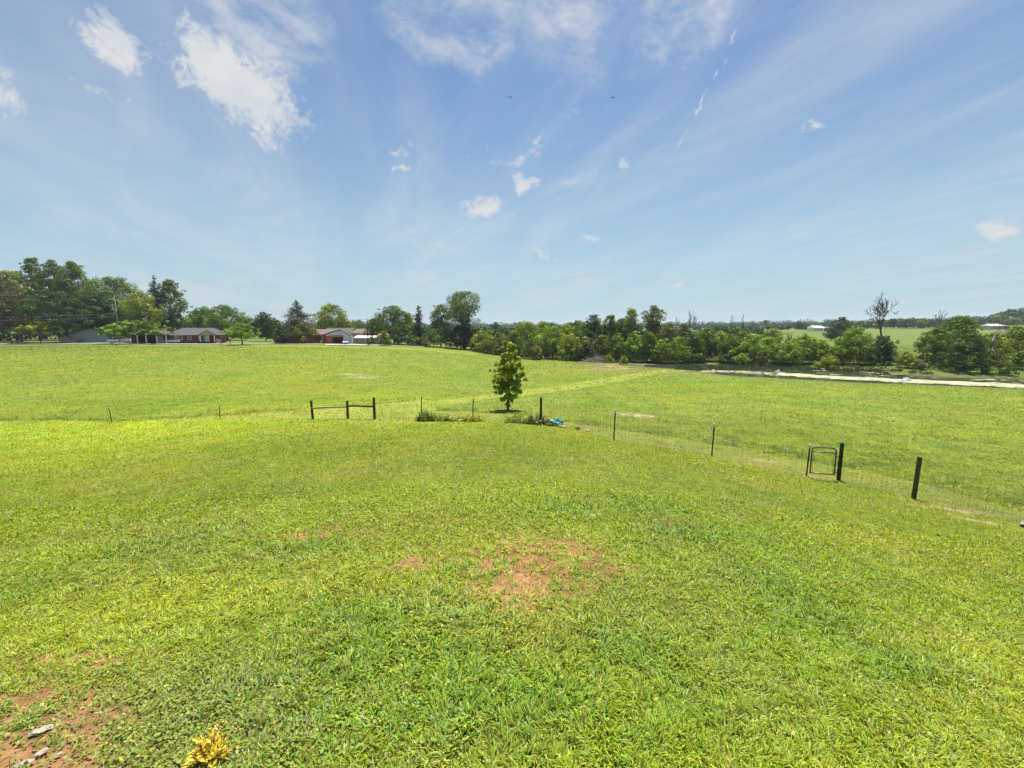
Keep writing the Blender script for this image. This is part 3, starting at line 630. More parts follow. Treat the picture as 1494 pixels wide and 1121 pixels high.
mid_list = [
 (706, 480, 34, 138, 'shrub', 'light', 'pale shrubby tree right beside the dark foot of the tall oak'),
 (722, 469, 16, 260, 'round', 'blue', 'small blue green tree far off in the gap right of the tall oak'),
 (728, 484, 34, 130, 'shrub', 'mid', 'shrubby tree left above the young maple'),
 (711, 494, 24, 132, 'shrub', 'grey', 'greyish low shrub at the field edge right of the tall oak'),
 (731, 500, 22, 127, 'shrub', 'olive', 'olive low shrub half behind the left side of the young maple'),
 (749, 481, 30, 122, 'shrub', 'dark', 'dark tree straight behind the top of the young maple'),
 (769, 467, 42, 128, 'round', 'light', 'light rounded tree just right of the top of the young maple'),
 (792, 467, 36, 132, 'round', 'light', 'second light rounded tree right of the young maple'),
 (775, 492, 30, 116, 'shrub', 'dark', 'dark shrub at the field edge right of the young maple'),
 (783, 503, 18, 113, 'shrub', 'grey', 'silvery small shrub in front of the dark one right of the young maple'),
 (806, 474, 44, 119, 'round', 'bright', 'wide bright green thicket tree in the middle hedgerow'),
 (826, 471, 34, 125, 'tall', 'light', 'tall thin topped light tree behind the bright thicket'),
 (832, 486, 36, 114, 'shrub', 'light', 'light shrub with thin stems left of the leaning vine clad stump'),
 (845, 466, 30, 120, 'round', 'mid', 'mid green crown left of the darkest crown of the hedgerow'),
 (866, 458, 34, 117, 'round', 'dark', 'darkest round crown of the hedgerow, with a pale bare trunk before it'),
 (854, 490, 30, 113, 'shrub', 'grey', 'grey green shrub under the darkest round crown'),
 (890, 458, 34, 119, 'tall', 'mid', 'upright tree just right of the darkest round crown'),
 (878, 487, 34, 113, 'shrub', 'mid', 'low tree above the grey brush heap'),
 (906, 463, 30, 122, 'round', 'olive', 'olive crown left of the tall slender tree of the hedgerow'),
 (921, 448, 24, 117, 'top', 'light', 'tall slender tree with a high yellow green tuft'),
 (899, 488, 34, 112, 'shrub', 'dark', 'dark low tree with several trunks right of the brush heap'),
 (925, 484, 34, 111, 'shrub', 'mid', 'leafy shrub below the tall slender tree'),
 (954, 445, 38, 116, 'top', 'olive', 'tall open olive tree, highest of the hedgerow right of the middle'),
 (946, 482, 34, 110, 'shrub', 'mid', 'shrub below the tall open olive tree'),
 (975, 470, 34, 121, 'round', 'grey', 'grey green tree just right of the tall open olive tree'),
 (966, 494, 34, 108, 'shrub', 'bright', 'bright bush at the left end of the pond'),
 (990, 490, 36, 108, 'shrub', 'bright', 'bright round bush with dark underside at the left end of the pond'),
 (997, 472, 24, 122, 'round', 'olive', 'thin olive tree left of the first dead tree'),
 (1012, 484, 34, 109, 'shrub', 'mid', 'shrub standing round the foot of the first dead tree'),
 (1030, 477, 36, 112, 'round', 'dark', 'dark green tree just right of the first dead tree'),
 (1052, 482, 32, 111, 'round', 'light', 'light tree between the first and the second dead tree'),
 (1066, 487, 34, 106, 'shrub', 'mid', 'bush below the second dead tree'),
 (1084, 482, 40, 109, 'round', 'mid', 'tree behind the wide dark hollowed bush, below the forked dead tree'),
 (1103, 486, 62, 103, 'shrub', 'bright', 'wide bush with a deep dark hollow at the water edge'),
 (1133, 491, 36, 104, 'shrub', 'mid', 'bush between the wide hollow bush and the small bare tree'),
 (1125, 478, 30, 150, 'round', 'light', 'bright crown seen over the wide hollow bush, before the far field'),
 (1152, 497, 32, 99, 'shrub', 'bright', 'round bush below the small bare tree by the pond'),
 (1173, 486, 42, 101, 'round', 'mid', 'tree with a dark stem on the far bank of the pond'),
 (1196, 494, 28, 100, 'shrub', 'light', 'light bush right of the dark stemmed tree on the far bank'),
]
for u, vt, w, y, sh, c, lab in mid_list:
    w = w * (1.32 if sh != 'top' else 1.1); c = {'mid': 'bright' if int(u) % 2 else 'mid', 'dark': 'dark' if int(u) == 866 else 'mid'}.get(c, c)
    T('hedgerow_shrub' if sh == 'shrub' else 'hedgerow_tree', u, vt, w, y, sh, c, lab, 'bush' if sh == 'shrub' else 'tree', GM, cb=0 if sh == 'shrub' else (.1 if sh != 'top' else .4), dens=1 if sh != 'top' else .8)
GR = 'trees and bushes on the far bank of the pond'
right_list = [
 (1205, 517, 38, 90, 'shrub', 'light', 'soft willow like bush leaning over the pond, left of the biggest round bush'),
 (1248, 474, 62, 95, 'shrub', 'bright', 'big round bright bush with dark base on the far bank'),
 (1288, 488, 50, 93, 'shrub', 'dark', 'darker round bush joined to the right of the big bright one'),
 (1225, 490, 34, 97, 'shrub', 'bright', 'left shoulder of the big round bush, a smaller bright bush'),
 (1322, 512, 34, 86, 'shrub', 'light', 'yellowish low bush in the gap between the two great bushes'),
 (1340, 524, 30, 83, 'shrub', 'grey', 'grey green low bush at the left foot of the great right hand tree'),
 (1366, 476, 56, 88, 'shrub', 'mid', 'left part of the great right hand thicket, a rounded tree'),
 (1400, 459, 70, 92, 'round', 'mid', 'highest tree of the great right hand thicket'),
 (1408, 498, 74, 80, 'shrub', 'dark', 'dark shaded bush below the highest tree at the right'),
 (1446, 484, 52, 90, 'shrub', 'light', 'pale feathery tree right of the great thicket'),
 (1484, 474, 60, 92, 'round', 'light', 'pale tree at the right edge of the picture above the pond'),
 (1458, 526, 46, 77, 'shrub', 'mid', 'low spreading bush at the water edge near the right border'),
 (1496, 508, 50, 80, 'shrub', 'mid', 'bush cut off by the right edge above the pond'),
 (1530, 480, 60, 86, 'round', 'mid', 'tree standing just past the right edge above the pond'),
]
for u, vt, w, y, sh, c, lab in right_list:
    T('bank_bush' if sh == 'shrub' else 'bank_tree', u, vt, w, y, sh, c, lab, 'bush' if sh == 'shrub' else 'tree', GR, cb=0 if sh == 'shrub' else .05, dens=1.15)
T('field_tree', 1227, 461, 30, 190, 'round', 'blue', 'dark hazy tree standing above the left side of the big round bush', cb=.05)
T('field_tree', 1214, 476, 26, 180, 'round', 'blue', 'lower dark hazy tree left of the big round bush', cb=.05)
# small foreground bushes near the pond's end
T('bush', 910, 518, 15, 101, 'shrub', 'yellow', 'small bright yellow green bush standing alone before the hedgerow', 'bush', cb=0)
T('bush', 888, 516, 18, 107, 'shrub', 'yellow', 'yellow green bush beside the grey brush heap', 'bush', cb=0)
tb = T('vine_clad_stump', 842, 494, 5, 110, 'tall', 'olive', 'thin leaning vine covered stump standing before the hedgerow', 'stump', cb=.05, pf=10)
for k, (u, w, h) in enumerate([(1232, 20, 533.5), (1250, 20, 533.5), (1268, 20, 534), (1286, 22, 535), (1306, 18, 537), (1334, 20, 539), (1158, 22, 533), (1178, 18, 534), (1352, 16, 541)]):
    yb = {1232: 89.5, 1250: 88.5, 1268: 87, 1286: 85, 1306: 83.5, 1334: 80.5, 1158: 96, 1178: 94.5, 1352: 79}[u]
    words = ['first from the left in the row before the biggest bush', 'second in the row before the biggest bush', 'third in the row before the biggest bush', 'fourth in the row before the biggest bush',
             'last of the row, under the darker round bush', 'alone below the gap between the great bushes', 'below the small bare tree by the pond', 'below the dark stemmed tree of the far bank', 'at the left foot of the great right hand thicket'][k]
    T('bank_shrub', u, h, w, yb, 'shrub', 'grey', 'low grey green waterside shrub, ' + words, 'shrub', 'low shrubs at the water edge', cb=0)
# dead trees
GD = 'bare dead trees along the pond and hedgerow'
snag('dead_tree', 1009, 452, 24, 107, 'bare grey dead tree, leftmost of those by the pond', GD, 3, bark='bark', fork=.45)
snag('dead_tree', 1065, 459, 16, 110, 'bare dark dead tree just left of the forked one', GD, 5, bark='bark', fork=.5, levels=3)
snag('dead_tree', 1086, 457, 22, 108, 'forked dark dead tree near the middle of the pond', GD, 8, bark='bark', fork=.4, levels=3)
snag('dead_tree', 1291, 427, 42, 97, 'tall bare dead tree standing out of the biggest round bush', GD, 12, bark='bark', fork=.42, levels=5)
snag('dead_tree', 1150, 484, 20, 101, 'small bare reddish tree above the waterside bushes', GD, 15, bark='bark', fork=.35, levels=3)
snag('dead_tree', 1374, 451, 26, 96, 'thin pale twigs of a dead tree behind the great right hand thicket', GD, 18, bark='bark_pale', fork=.6, levels=3)
snag('dead_tree', 1470, 457, 34, 84, 'leaning dead tree near the right edge, tilting to the left', GD, 22, bark='bark_pale', lean=-.5, fork=.5, levels=3)
snag('dead_tree', 866, 478, 12, 111, 'pale bare trunk before the darkest round crown', GD, 25, bark='bark_pale', fork=.6, levels=2)
snag('dead_tree', 988, 462, 18, 114, 'small bare dead tree left of the thin olive tree', GD, 28, bark='bark_pale', fork=.5, levels=3)

# ---- far rows of trees on the hills (individuals, copies of four)
GF = 'hazy trees in the far rows on the hills'
def copy_tree(src, loc, s, rz):
    r = src.copy(); C.objects.link(r); r.location = loc; r.scale = s; r.rotation_euler = (0, 0, rz)
    for ch in list(src.children):
        c = ch.copy(); C.objects.link(c); c.parent = r
    return r
def zH(x, y): return float(H(np.array(float(x)), np.array(float(y))))
protos = []
for k, (sh, c) in enumerate([('round', 'blue'), ('shrub', 'dark'), ('round', 'mid'), ('shrub', 'blue')]):
    rng = np.random.default_rng(50 + k)
    u, y = 1300 + 22 * k, 372
    T('far_tree', u, 464, 26, y, sh, c, 'hazy tree in the far row along the hill behind the pond', 'tree', GF, cb=.06, seed=60 + k, dens=1.2); protos.append(bpy.context.scene.objects[-1])
protos = [o for o in C.objects if o.name.startswith('far_tree')]
far = [(1050, 473, 230), (1062, 475, 240), (1077, 474, 230), (1094, 477, 240), (1107, 479, 235), (1018, 476, 400), (1036, 474, 420), (1052, 476, 420), (1070, 474, 430), (1094, 476, 420), (1112, 477, 400), (1132, 476, 400), (1150, 473, 380), (1166, 468, 350), (1178, 469, 350), (1190, 474, 390), (1202, 473, 400), (1216, 474, 400),
       (1240, 468, 380), (1256, 467, 380), (1272, 468, 390), (1288, 465, 385), (1312, 463, 392), (1334, 462, 390), (1354, 464, 395), (1385, 466, 400), (1400, 465, 400), (1415, 467, 390), (1430, 466, 390), (1442, 462, 400), (1456, 458, 410), (1468, 452, 420), (1480, 450, 420), (1492, 447, 425), (1508, 446, 425),
       (1345, 468, 380), (1365, 467, 372), (1325, 467, 396), (1278, 472, 370), (1142, 478, 370), (1124, 479, 360), (1437, 470, 330), (1480, 462, 380), (1460, 464, 390), (1086, 479, 380)]
for k, (u, vt, y) in enumerate(far):
    p = protos[k % 4]; x = xat(u, y, vt); z = zH(x, y); h = max(zat(vt, y) - z, 5.0); h0 = protos[k % 4].children[0].dimensions.z if protos[k % 4].children[0].name.startswith('crown') else 10
    h0 = max(8.0, zat(464, 372) - zH(xat(1300, 372), 372)); s = h / h0
    copy_tree(p, (x, y, z - .3), (s * random.uniform(1.0, 1.4), s * 1.1, s), random.uniform(0, 6.28))
back = [(700, 474), (716, 478), (733, 476), (748, 474), (764, 471), (782, 473), (800, 470), (818, 475), (836, 468), (852, 471), (872, 468), (893, 470), (912, 468), (930, 472), (950, 470), (968, 475), (985, 477), (1002, 479), (1022, 480), (1043, 482), (1062, 484)]
for k, (u, vt) in enumerate(back):
    y = 150 + (k * 37) % 40; p = protos[(k * 2 + 1) % 4]; x = xat(u, y, vt); z = zH(x, y); h = zat(vt, y) - z; s = h / h0
    o = copy_tree(p, (x, y, z - .3), (s * random.uniform(1.2, 1.5), s * 1.2, s), random.uniform(0, 6.28)); o.name = 'back_tree'; o['label'] = 'green tree of the second row, seen between the crowns of the middle hedgerow'; o['group'] = 'second row of trees behind the hedgerow'
# ---- the wooded ridge on the horizon, one mass
def ridge():
    rng = np.random.default_rng(77); cents = []; rads = []
    for i in range(2600):
        th = rng.uniform(-1.0, 1.0); r = rng.uniform(560, 1300) if rng.random() < .55 or th > .3 else rng.uniform(215, 560); x = r * math.sin(th); y = r * math.cos(th)
        if .30 < th < .85 and r < 700: continue
        z = float(H0(np.array(x), np.array(y))); rp = rng.uniform(4, 8) if r > 560 else rng.uniform(3, 5.5); cents.append((x, y, z + rp * .5)); rads.append(rp)
    V, Fs, c = leaves(cents, rads, 170000, 1.1, (.045, .085, .03), rng, inner=0.02, flatten=1.0)
    tag(mesh_from('distant_forest', V, Fs, M['leaf'], col=c), 'blue green wooded ridge on the far horizon', 'forest', kind='stuff')
ridge()
# ---- undergrowth that fills the foot of the hedgerows
def undergrowth():
    rng = np.random.default_rng(78); cents = []; rads = []
    path = [(690, 134), (720, 128), (745, 122), (780, 116), (830, 115), (880, 114), (930, 112), (970, 110), (1010, 109), (1060, 107), (1110, 105), (1160, 102), (1210, 98)]
    for i in range(520):
        u = rng.uniform(690, 1212); y = np.interp(u, [p[0] for p in path], [p[1] for p in path]) + rng.uniform(0, 9); x = xat(u, y, 510); rp = rng.uniform(.6, 1.5)
        cents.append((x, y, zH(x, y) + rp * .4 + rng.uniform(0, 1.2))); rads.append(rp)
    path = [(1210, 95), (1260, 92), (1310, 87), (1360, 82), (1420, 80), (1494, 78), (1600, 76)]
    for i in range(300):
        u = rng.uniform(1210, 1600); y = np.interp(u, [p[0] for p in path], [p[1] for p in path]) + rng.uniform(-1, 14); x = xat(u, y, 520); rp = rng.uniform(.4, 1.0)
        cents.append((x, y, zH(x, y) + rp * .3)); rads.append(rp)
    V, Fs, c = leaves(cents, rads, 30000, .17, (.085, .12, .03), rng, jitter=.35)
    tag(mesh_from('undergrowth', V, Fs, M['leaf'], col=c), 'tangled green undergrowth filling the foot of the hedgerow and the pond bank', 'undergrowth', kind='stuff')
undergrowth()
# ---- low reedy plants in the left half of the pond
def pondweed():
    rng = np.random.default_rng(79); n = 9000
    u = rng.uniform(985, 1330, n); v = 533 + rng.random(n) * 8 + np.clip((u - 1150) / 18, 0, 9)
    P = np.array([GW(a, b) for a, b in zip(u, v)]); k = fbm(P[:, 0] * .5, P[:, 1] * .25, 3, 5) > np.interp(u, [985, 1150, 1330], [.36, .44, .56])
    P = P[k]; n = len(P)
    c = np.stack([P[:, 0], P[:, 1], np.full(n, WATER_Z + .02)], -1); h = rng.uniform(.12, .5, n); w = rng.uniform(.08, .2, n); az = rng.uniform(0, 3.14, n)
    a = np.stack([np.cos(az) * w, np.sin(az) * w, np.zeros(n)], -1); top = c + np.stack([rng.normal(0, .1, n), rng.normal(0, .1, n), h], -1)
    V = np.stack([c - a, c + a, top], 1).reshape(-1, 3); kk = np.arange(n) * 3
    col = np.repeat(np.array([.10, .135, .05]) * rng.normal(1, .2, (n, 1)), 3, axis=0)
    tag(mesh_from('water_weeds', V, [np.stack([kk, kk + 1, kk + 2], -1)], M['leaf'], col=np.clip(col, .01, 1)), 'grey green water weeds standing in the shallow end of the pond', 'water weeds', kind='stuff')
pondweed()

# ------------------------------------------------------------------ POND
SPRAYS = []
def build_pond():
    rng = np.random.default_rng(80)
    near = [GW(u, v) for u, v in [(940, 545), (1000, 549), (1100, 556), (1232, 566), (1348, 574), (1494, 582), (1640, 592)]]
    fary = [GW(u, v) for u, v in [(1640, 543), (1494, 541), (1348, 537), (1232, 533), (1100, 528), (1000, 526), (940, 526)]]
    pts = near + fary
    m = bpy.data.materials.new('pond_water'); m.use_nodes = True; nt = m.node_tree; b = nt.nodes['Principled BSDF']
    b.inputs['Base Color'].default_value = (.045, .055, .032, 1); b.inputs['Roughness'].default_value = .12; b.inputs['IOR'].default_value = 1.33; b.inputs['Specular IOR Level'].default_value = .5
    tc = nt.nodes.new('ShaderNodeTexCoord'); n = nt.nodes.new('ShaderNodeTexNoise'); n.inputs['Scale'].default_value = 1.6; n.inputs['Detail'].default_value = 5
    bp = nt.nodes.new('ShaderNodeBump'); bp.inputs['Strength'].default_value = .25; bp.inputs['Distance'].default_value = .05
    nt.links.new(tc.outputs['Object'], n.inputs['Vector']); nt.links.new(n.outputs['Fac'], bp.inputs['Height']); nt.links.new(bp.outputs['Normal'], b.inputs['Normal'])
    me = MB(); me.add([(x, y, WATER_Z) for x, y in pts], [tuple(range(len(pts)))]); o = me.build('water', m); tag(o, 'dark green still water of the pond', 'pond', kind='structure')
    top = [(1020, 540.5), (1080, 541.5), (1135, 544), (1200, 548), (1300, 552.8), (1350, 555), (1494, 561.5), (1600, 567)]
    bot = [(1020, 543), (1080, 544.6), (1135, 548.3), (1200, 552.3), (1300, 557.5), (1350, 560), (1494, 566.8), (1600, 573)]
    tp = np.array([GW(*p) for p in top]); bt = np.array([GW(*p) for p in bot])
    st = tp[:, 0] / tp[:, 1]; sb = bt[:, 0] / bt[:, 1]
    xs = np.arange(25, 110, .3); ys = np.arange(45, 110, .22); X, Y = np.meshgrid(xs, ys, indexing='ij'); S = X / Y
    y1 = np.interp(S, sb, bt[:, 1]); y2 = np.interp(S, st, tp[:, 1])
    nz = (fbm(X * .35, Y * .7, 4, 201) - .5); n2 = fbm(X * 1.2, Y * 2.4, 3, 211)
    tt = (Y - y1) / (y2 - y1)
    inside = (tt > -.05 + nz * .5) & (tt < 1 + nz * .7) & (S > sb[0]) & (S < 1.4)
    gap = (n2 > .62) & (tt < .35) | ((S < .62) & (n2 > .5))
    ok = inside & ~gap
    patches = (fbm(X * .3 + 9, Y * .8, 3, 221) > .66) & (tt > 1) & (tt < 4) & (n2 > .45)
    ok |= patches & (S > .7)
    i, j = np.where(ok[:-1, :-1]); nl = len(ys); ny = len(ys)
    Z = WATER_Z + .015 + .03 * n2
    V = np.stack([X, Y, Z], -1).reshape(-1, 3); k = i * ny + j; Fq = np.stack([k, k + ny, k + ny + 1, k + 1], -1)
    used, inv = np.unique(Fq, return_inverse=True); V = V[used]; Fq = inv.reshape(Fq.shape)
    ma = mat('algae_scum', (.33, .315, .20), .9, .3, .8, col2=(.22, .24, .12), bump=.3)
    tag(mesh_from('algae', V, [Fq], ma), 'pale cream band of algae floating along the near side of the pond', 'algae', kind='stuff')
    for u, v, w, h, lab in [(1040, 541.5, .8, .5, 'small white water splash at the left end of the pond'), (1134, 544.5, .9, 1.1, 'white water spray near the middle of the pond algae'), (1322, 555.5, 1.6, 1.0, 'broad white water spray on the right part of the pond')]:
        SPRAYS.append((u, v, w, h, lab))
build_pond()

# ------------------------------------------------------------------ YOUNG TREE in the field
def young_tree():
    rng = np.random.default_rng(91); y = 30.0; x = xat(741, y, 560); zb = zH(x, y); Ht = zat(500, y) - zb
    root = empty('young_maple', (x, y, zb), 0, 'young leafy maple standing alone in the field just beyond the fence', 'tree')
    R = 50 / F * y / 2; cents = []; rads = []; prof = PROF['sapling']
    # lumps read off its outline: (side -1..1, height 0..1, size)
    L = [(.1, .97, .15), (.28, .93, .16), (-.05, .9, .14), (.35, .86, .17), (.15, .84, .18), (-.2, .8, .2), (.05, .76, .24), (.45, .78, .2), (-.35, .72, .2), (-.7, .68, .16), (-.85, .6, .14), (.4, .68, .26), (0, .66, .3), (-.45, .6, .28), (.7, .62, .22),
         (.3, .56, .32), (-.15, .52, .34), (-.62, .5, .26), (.72, .5, .24), (.9, .46, .14), (-.8, .42, .2), (-.4, .42, .3), (.1, .42, .34), (.55, .4, .28), (-.6, .33, .2), (.35, .3, .26), (-.15, .3, .28), (.62, .27, .18), (-.55, .25, .18), (.3, .2, .2), (0, .2, .24), (-.25, .17, .18), (.15, .14, .14), (-.05, .1, .14), (.05, .06, .1)]
    for sx, t, s in L:
        for q in range(3):
            dpt = rng.uniform(-1, 1) * np.interp(t, [a for a, _ in prof], [b for _, b in prof]) * .75
            k = 1 if q == 0 else rng.uniform(.4, 1); cents.append((sx * 1.15 * R * k + rng.normal(0, .07) + .08 * t, dpt * R * (1 if q else .3), t * Ht + rng.normal(0, .06))); rads.append(s * R * .74)
    V, Fs, c = leaves(cents, rads, 8000, .085, (.25, .34, .030), rng, flatten=.95, jitter=.25, inner=.2)
    zz = V[:, 2] / Ht
    k = np.clip((zz - .78) / .2, 0, 1)[:, None]; c = c * (1 - k) + c * np.array([1.5, 1.25, .9]) * k       # top of the crown tinted brighter and yellower
    mesh_from('crown', V, Fs, M['leaf'], root, col=c)
    segs = []; p = np.array([0., 0, -.1])
    for i in range(7):
        q = np.array([rng.normal(0, .03) + .02 * i, rng.normal(0, .03), Ht * .85 * (i + 1) / 7]); segs.append((p, q, .085 * (1.2 - i * .15), .085 * (1.05 - i * .15))); p = q
        for b in range(4):
            az = rng.uniform(0, 6.28); e = q + np.array([math.cos(az) * .7, math.sin(az) * .7, .75]) * rng.uniform(.5, 1) * (1 if i < 5 else .5)
            if i > 0: segs.append((q, e, .025, .008))
    V, Fs = tubes_mesh(segs, 7); mesh_from('trunk', V, Fs, M['bark'], root, smooth=True)
young_tree()

# ------------------------------------------------------------------ FENCES
def on(u, y): x = xat(u, y, 620); return (x, y, zH(x, y))
def wood_post(parent, base, h, w, m, rng, lean=(0, 0), name='wood_post'):
    mb = MB(); n = 9; bx, by, bz = base; K = 7; V = []
    for i in range(K):
        t = i / (K - 1); z = -.25 + (h + .25) * t
        for k in range(n):
            a = 2 * math.pi * k / n + .3; r = w / 2 * (1 + .10 * math.sin(3 * a + base[0]) + rng.normal(0, .025)) * (1.05 - .1 * t)
            V.append((bx + math.cos(a) * r + lean[0] * max(z, 0), by + math.sin(a) * r + lean[1] * max(z, 0), bz + z + (rng.normal(0, .012) if i == K - 1 else 0)))
    Fa = [(i * n + k, i * n + (k + 1) % n, (i + 1) * n + (k + 1) % n, (i + 1) * n + k) for i in range(K - 1) for k in range(n)] + [tuple((K - 1) * n + k for k in range(n)), tuple(range(n - 1, -1, -1))]
    mb.add(V, Fa); return mb.build(name, m, parent, bevel=.006)
def t_post(parent, base, h, rng, tip=True, lean=(0, 0)):
    x, y, z = base; mb = MB()
    def P(dx, dy, q): return (x + dx + lean[0] * q, y + dy + lean[1] * q, z + q)
    for (a, b, c, d) in ((-.027, .027, -.004, .004), (-.003, .003, .003, .033)):
        V = [P(a, c, -.2), P(b, c, -.2), P(b, d, -.2), P(a, d, -.2), P(a, c, h), P(b, c, h), P(b, d, h), P(a, d, h)]
        mb.add(V, [(0, 3, 2, 1), (4, 5, 6, 7), (0, 1, 5, 4), (1, 2, 6, 5), (2, 3, 7, 6), (3, 0, 4, 7)])
    for k in range(10):                                   # studs
        q = .15 + k * (h - .3) / 9; V = [P(-.007, -.010, q), P(.007, -.010, q), P(.007, -.003, q), P(-.007, -.003, q), P(-.007, -.010, q + .02), P(.007, -.010, q + .02), P(.007, -.003, q + .02), P(-.007, -.003, q + .02)]
        mb.add(V, [(0, 3, 2, 1), (4, 5, 6, 7), (0, 1, 5, 4), (1, 2, 6, 5), (2, 3, 7, 6), (3, 0, 4, 7)])
    o = mb.build('steel_post', M['post_metal'], parent)
    if tip:
        mb = MB(); mb.tube([P(0, .01, h - .10), P(0, .01, h + .05)], .026, 8); mb.build('post_tip', M['tip'], o)
    return o
def mesh_span(mb, a, b, h, step=.16, rows=7, r=.0024, sag=.02, rng=None):
    a = Vector(a); b = Vector(b); L = (b - a).length; n = max(2, int(L / step)); grid = []
    for i in range(n + 1):
        t = i / n; p = a.lerp(b, t); g = zH(p.x, p.y); off = rng.normal(0, .02)
        grid.append([Vector((p.x + off * .5, p.y + off * .5, g + .03 + (h - .03) * (k / (rows - 1)) ** 1.15 - sag * math.sin(math.pi * t) * k / rows + rng.normal(0, .004))) for k in range(rows)])
    for k in range(rows): mb.tube([grid[i][k] for i in range(n + 1)], r * (1.3 if k in (0, rows - 1) else 1), 3, False)
    for i in range(n + 1): mb.tube(grid[i], r, 3, False)
rng = np.random.default_rng(101)
def gp(i): x, y = FENCE[i]; return (x, y, zH(x, y))
# left wire fence
f1 = empty('wire_fence', gp(2), 0, 'left wire fence with two thin steel posts along the edge of the meadow', 'fence')
def rel(o): o.matrix_parent_inverse = o.parent.matrix_basis.inverted() if False else o.matrix_parent_inverse
def part_world(parent, o):
    o.location = (o.location[0] - parent.location[0], o.location[1] - parent.location[1], o.location[2] - parent.location[2])
A = on(163, 31); B = on(322, 30.5); Cc = on(457, 29); D = on(508, 28.2); E = on(547, 27.3)
for b, h in ((A, 1.05), (B, 1.05)): part_world(f1, t_post(f1, b, h, rng, True, (-.05 if b is A else 0, 0)))
Z0 = on(-40, 33)
mb = MB()
for a, b in ((Z0, A), (A, B), (B, Cc)): mesh_span(mb, a, b, .85, .2, 6, .0024, rng=rng)
part_world(f1, mb.build('wire_netting', M['galv'], f1))
part_world(f1, t_post(f1, Z0, 1.05, rng))
# post and rail piece
f2 = empty('rail_fence', Cc, 0, 'short dark wooden fence of three posts joined by two rails', 'fence')
for b, h, ln in ((Cc, 1.28, (-.05, 0)), (D, 1.22, (0, 0)), (E, 1.42, (0, 0))): part_world(f2, wood_post(f2, b, h, .17, M['wood_dark'] if b is not D else M['wood_moss'], rng, ln))
def rail(parent, a, b, r, m):
    mb = MB(); a = Vector(a); b = Vector(b); pts = [a.lerp(b, t) + Vector((0, 0, .02 * math.sin(t * 5))) for t in (0, .25, .5, .75, 1)]; mb.tube(pts, [r, r * 1.08, r * .96, r * 1.05, r * .95], 7); o = mb.build('rail', m, parent, True); part_world(parent, o)
rail(f2, (Cc[0], Cc[1] - .1, Cc[2] + .76), (D[0], D[1] - .1, D[2] + .84), .055, M['wood_grey'])
rail(f2, (D[0], D[1] - .1, D[2] + .87), (E[0], E[1] - .1, E[2] + .86), .06, M['wood_dark'])
# middle wire fence with steel posts and one black wooden post
Fp = on(615, 26.3); Gp = on(690, 25.2); Hp = on(789, 23.6); Ip = on(896, 18.4); Jp = on(1041, 16.5); Kp = on(1183, 15.2)
f3 = empty('wire_fence', Ip, 0, 'middle wire mesh fence with thin steel posts and one black wooden post', 'fence')
for b, h in ((Fp, 1.45), (Gp, 1.35), (Ip, 1.26), (Jp, 1.24), (Kp, 1.13)): part_world(f3, t_post(f3, b, h, rng, b in (Ip, Jp, Kp), (.03, 0)))
part_world(f3, wood_post(f3, Hp, 1.5, .14, M['wood_dark'], rng, (0, 0)))
mb = MB()
for a, b in ((E, Fp), (Fp, Gp), (Gp, Hp), (Hp, Ip), (Ip, Jp), (Jp, Kp)): mesh_span(mb, a, b, 1.0, .17, 7, .0028, rng=rng)
part_world(f3, mb.build('wire_netting', M['galv'], f3))
mb = MB()          # loose top strand, sagging and looped
def strand(mb, pts, r=.009):
    P = [Vector(p) for p in pts]; out = []
    for i in range(len(P) - 1):
        p0 = P[max(i - 1, 0)]; p1 = P[i]; p2 = P[i + 1]; p3 = P[min(i + 2, len(P) - 1)]
        for k in range(6):
            t = k / 6; out.append(.5 * ((2 * p1) + (p2 - p0) * t + (2 * p0 - 5 * p1 + 4 * p2 - p3) * t * t + (3 * p1 - p0 - 3 * p2 + p3) * t ** 3))
    out.append(P[-1]); mb.tube(out, r, 4)
def at(u, v, y): rx, rz = ray(u, v); return (rx * y, y, EYE + rz * y)
strand(mb, [at(549, 589, 27.2), at(575, 587, 27), at(600, 585.5, 26.6), at(615, 580.5, 26.3), at(621, 582, 26.2), at(625, 590, 26.1), at(623, 597, 26.1)])
strand(mb, [at(590, 592, 26.6), at(600, 587, 26.6), at(613, 584, 26.4)], .006)
strand(mb, [at(672, 597, 25.6), at(680, 594, 25.5), at(690, 585, 25.2), at(697, 588, 25.1), at(712, 587.5, 25)], .007)
strand(mb, [at(779, 593, 24), at(785, 590, 23.8), at(789, 589, 23.6)], .007)
part_world(f3, mb.build('loose_wire', M['wire'], f3))
# right hand fence: two wooden posts
Lp = on(1231, 15.0); Mp = on(1346, 12.6)
f4 = empty('wire_fence', Lp, 0, 'right hand wire fence hung between two dark wooden posts and running out of the picture', 'fence')
o = wood_post(f4, Lp, 1.36, .13, M['wood_dark'], rng, (.01, 0)); part_world(f4, o)
o = wood_post(f4, Mp, 1.30, .12, M['wood_moss'], rng, (.03, 0)); part_world(f4, o)
q = (15.2, 10.4, zH(15.2, 10.4)); q2 = (19, 8.2, zH(19, 8.2)); part_world(f4, wood_post(f4, q2, 1.3, .14, M['wood_dark'], rng))
mb = MB()
for a, b in ((Lp, Mp), (Mp, q), (q, q2)): mesh_span(mb, a, b, .85, .16, 7, .0026, rng=rng)
part_world(f4, mb.build('wire_netting', M['galv'], f4))
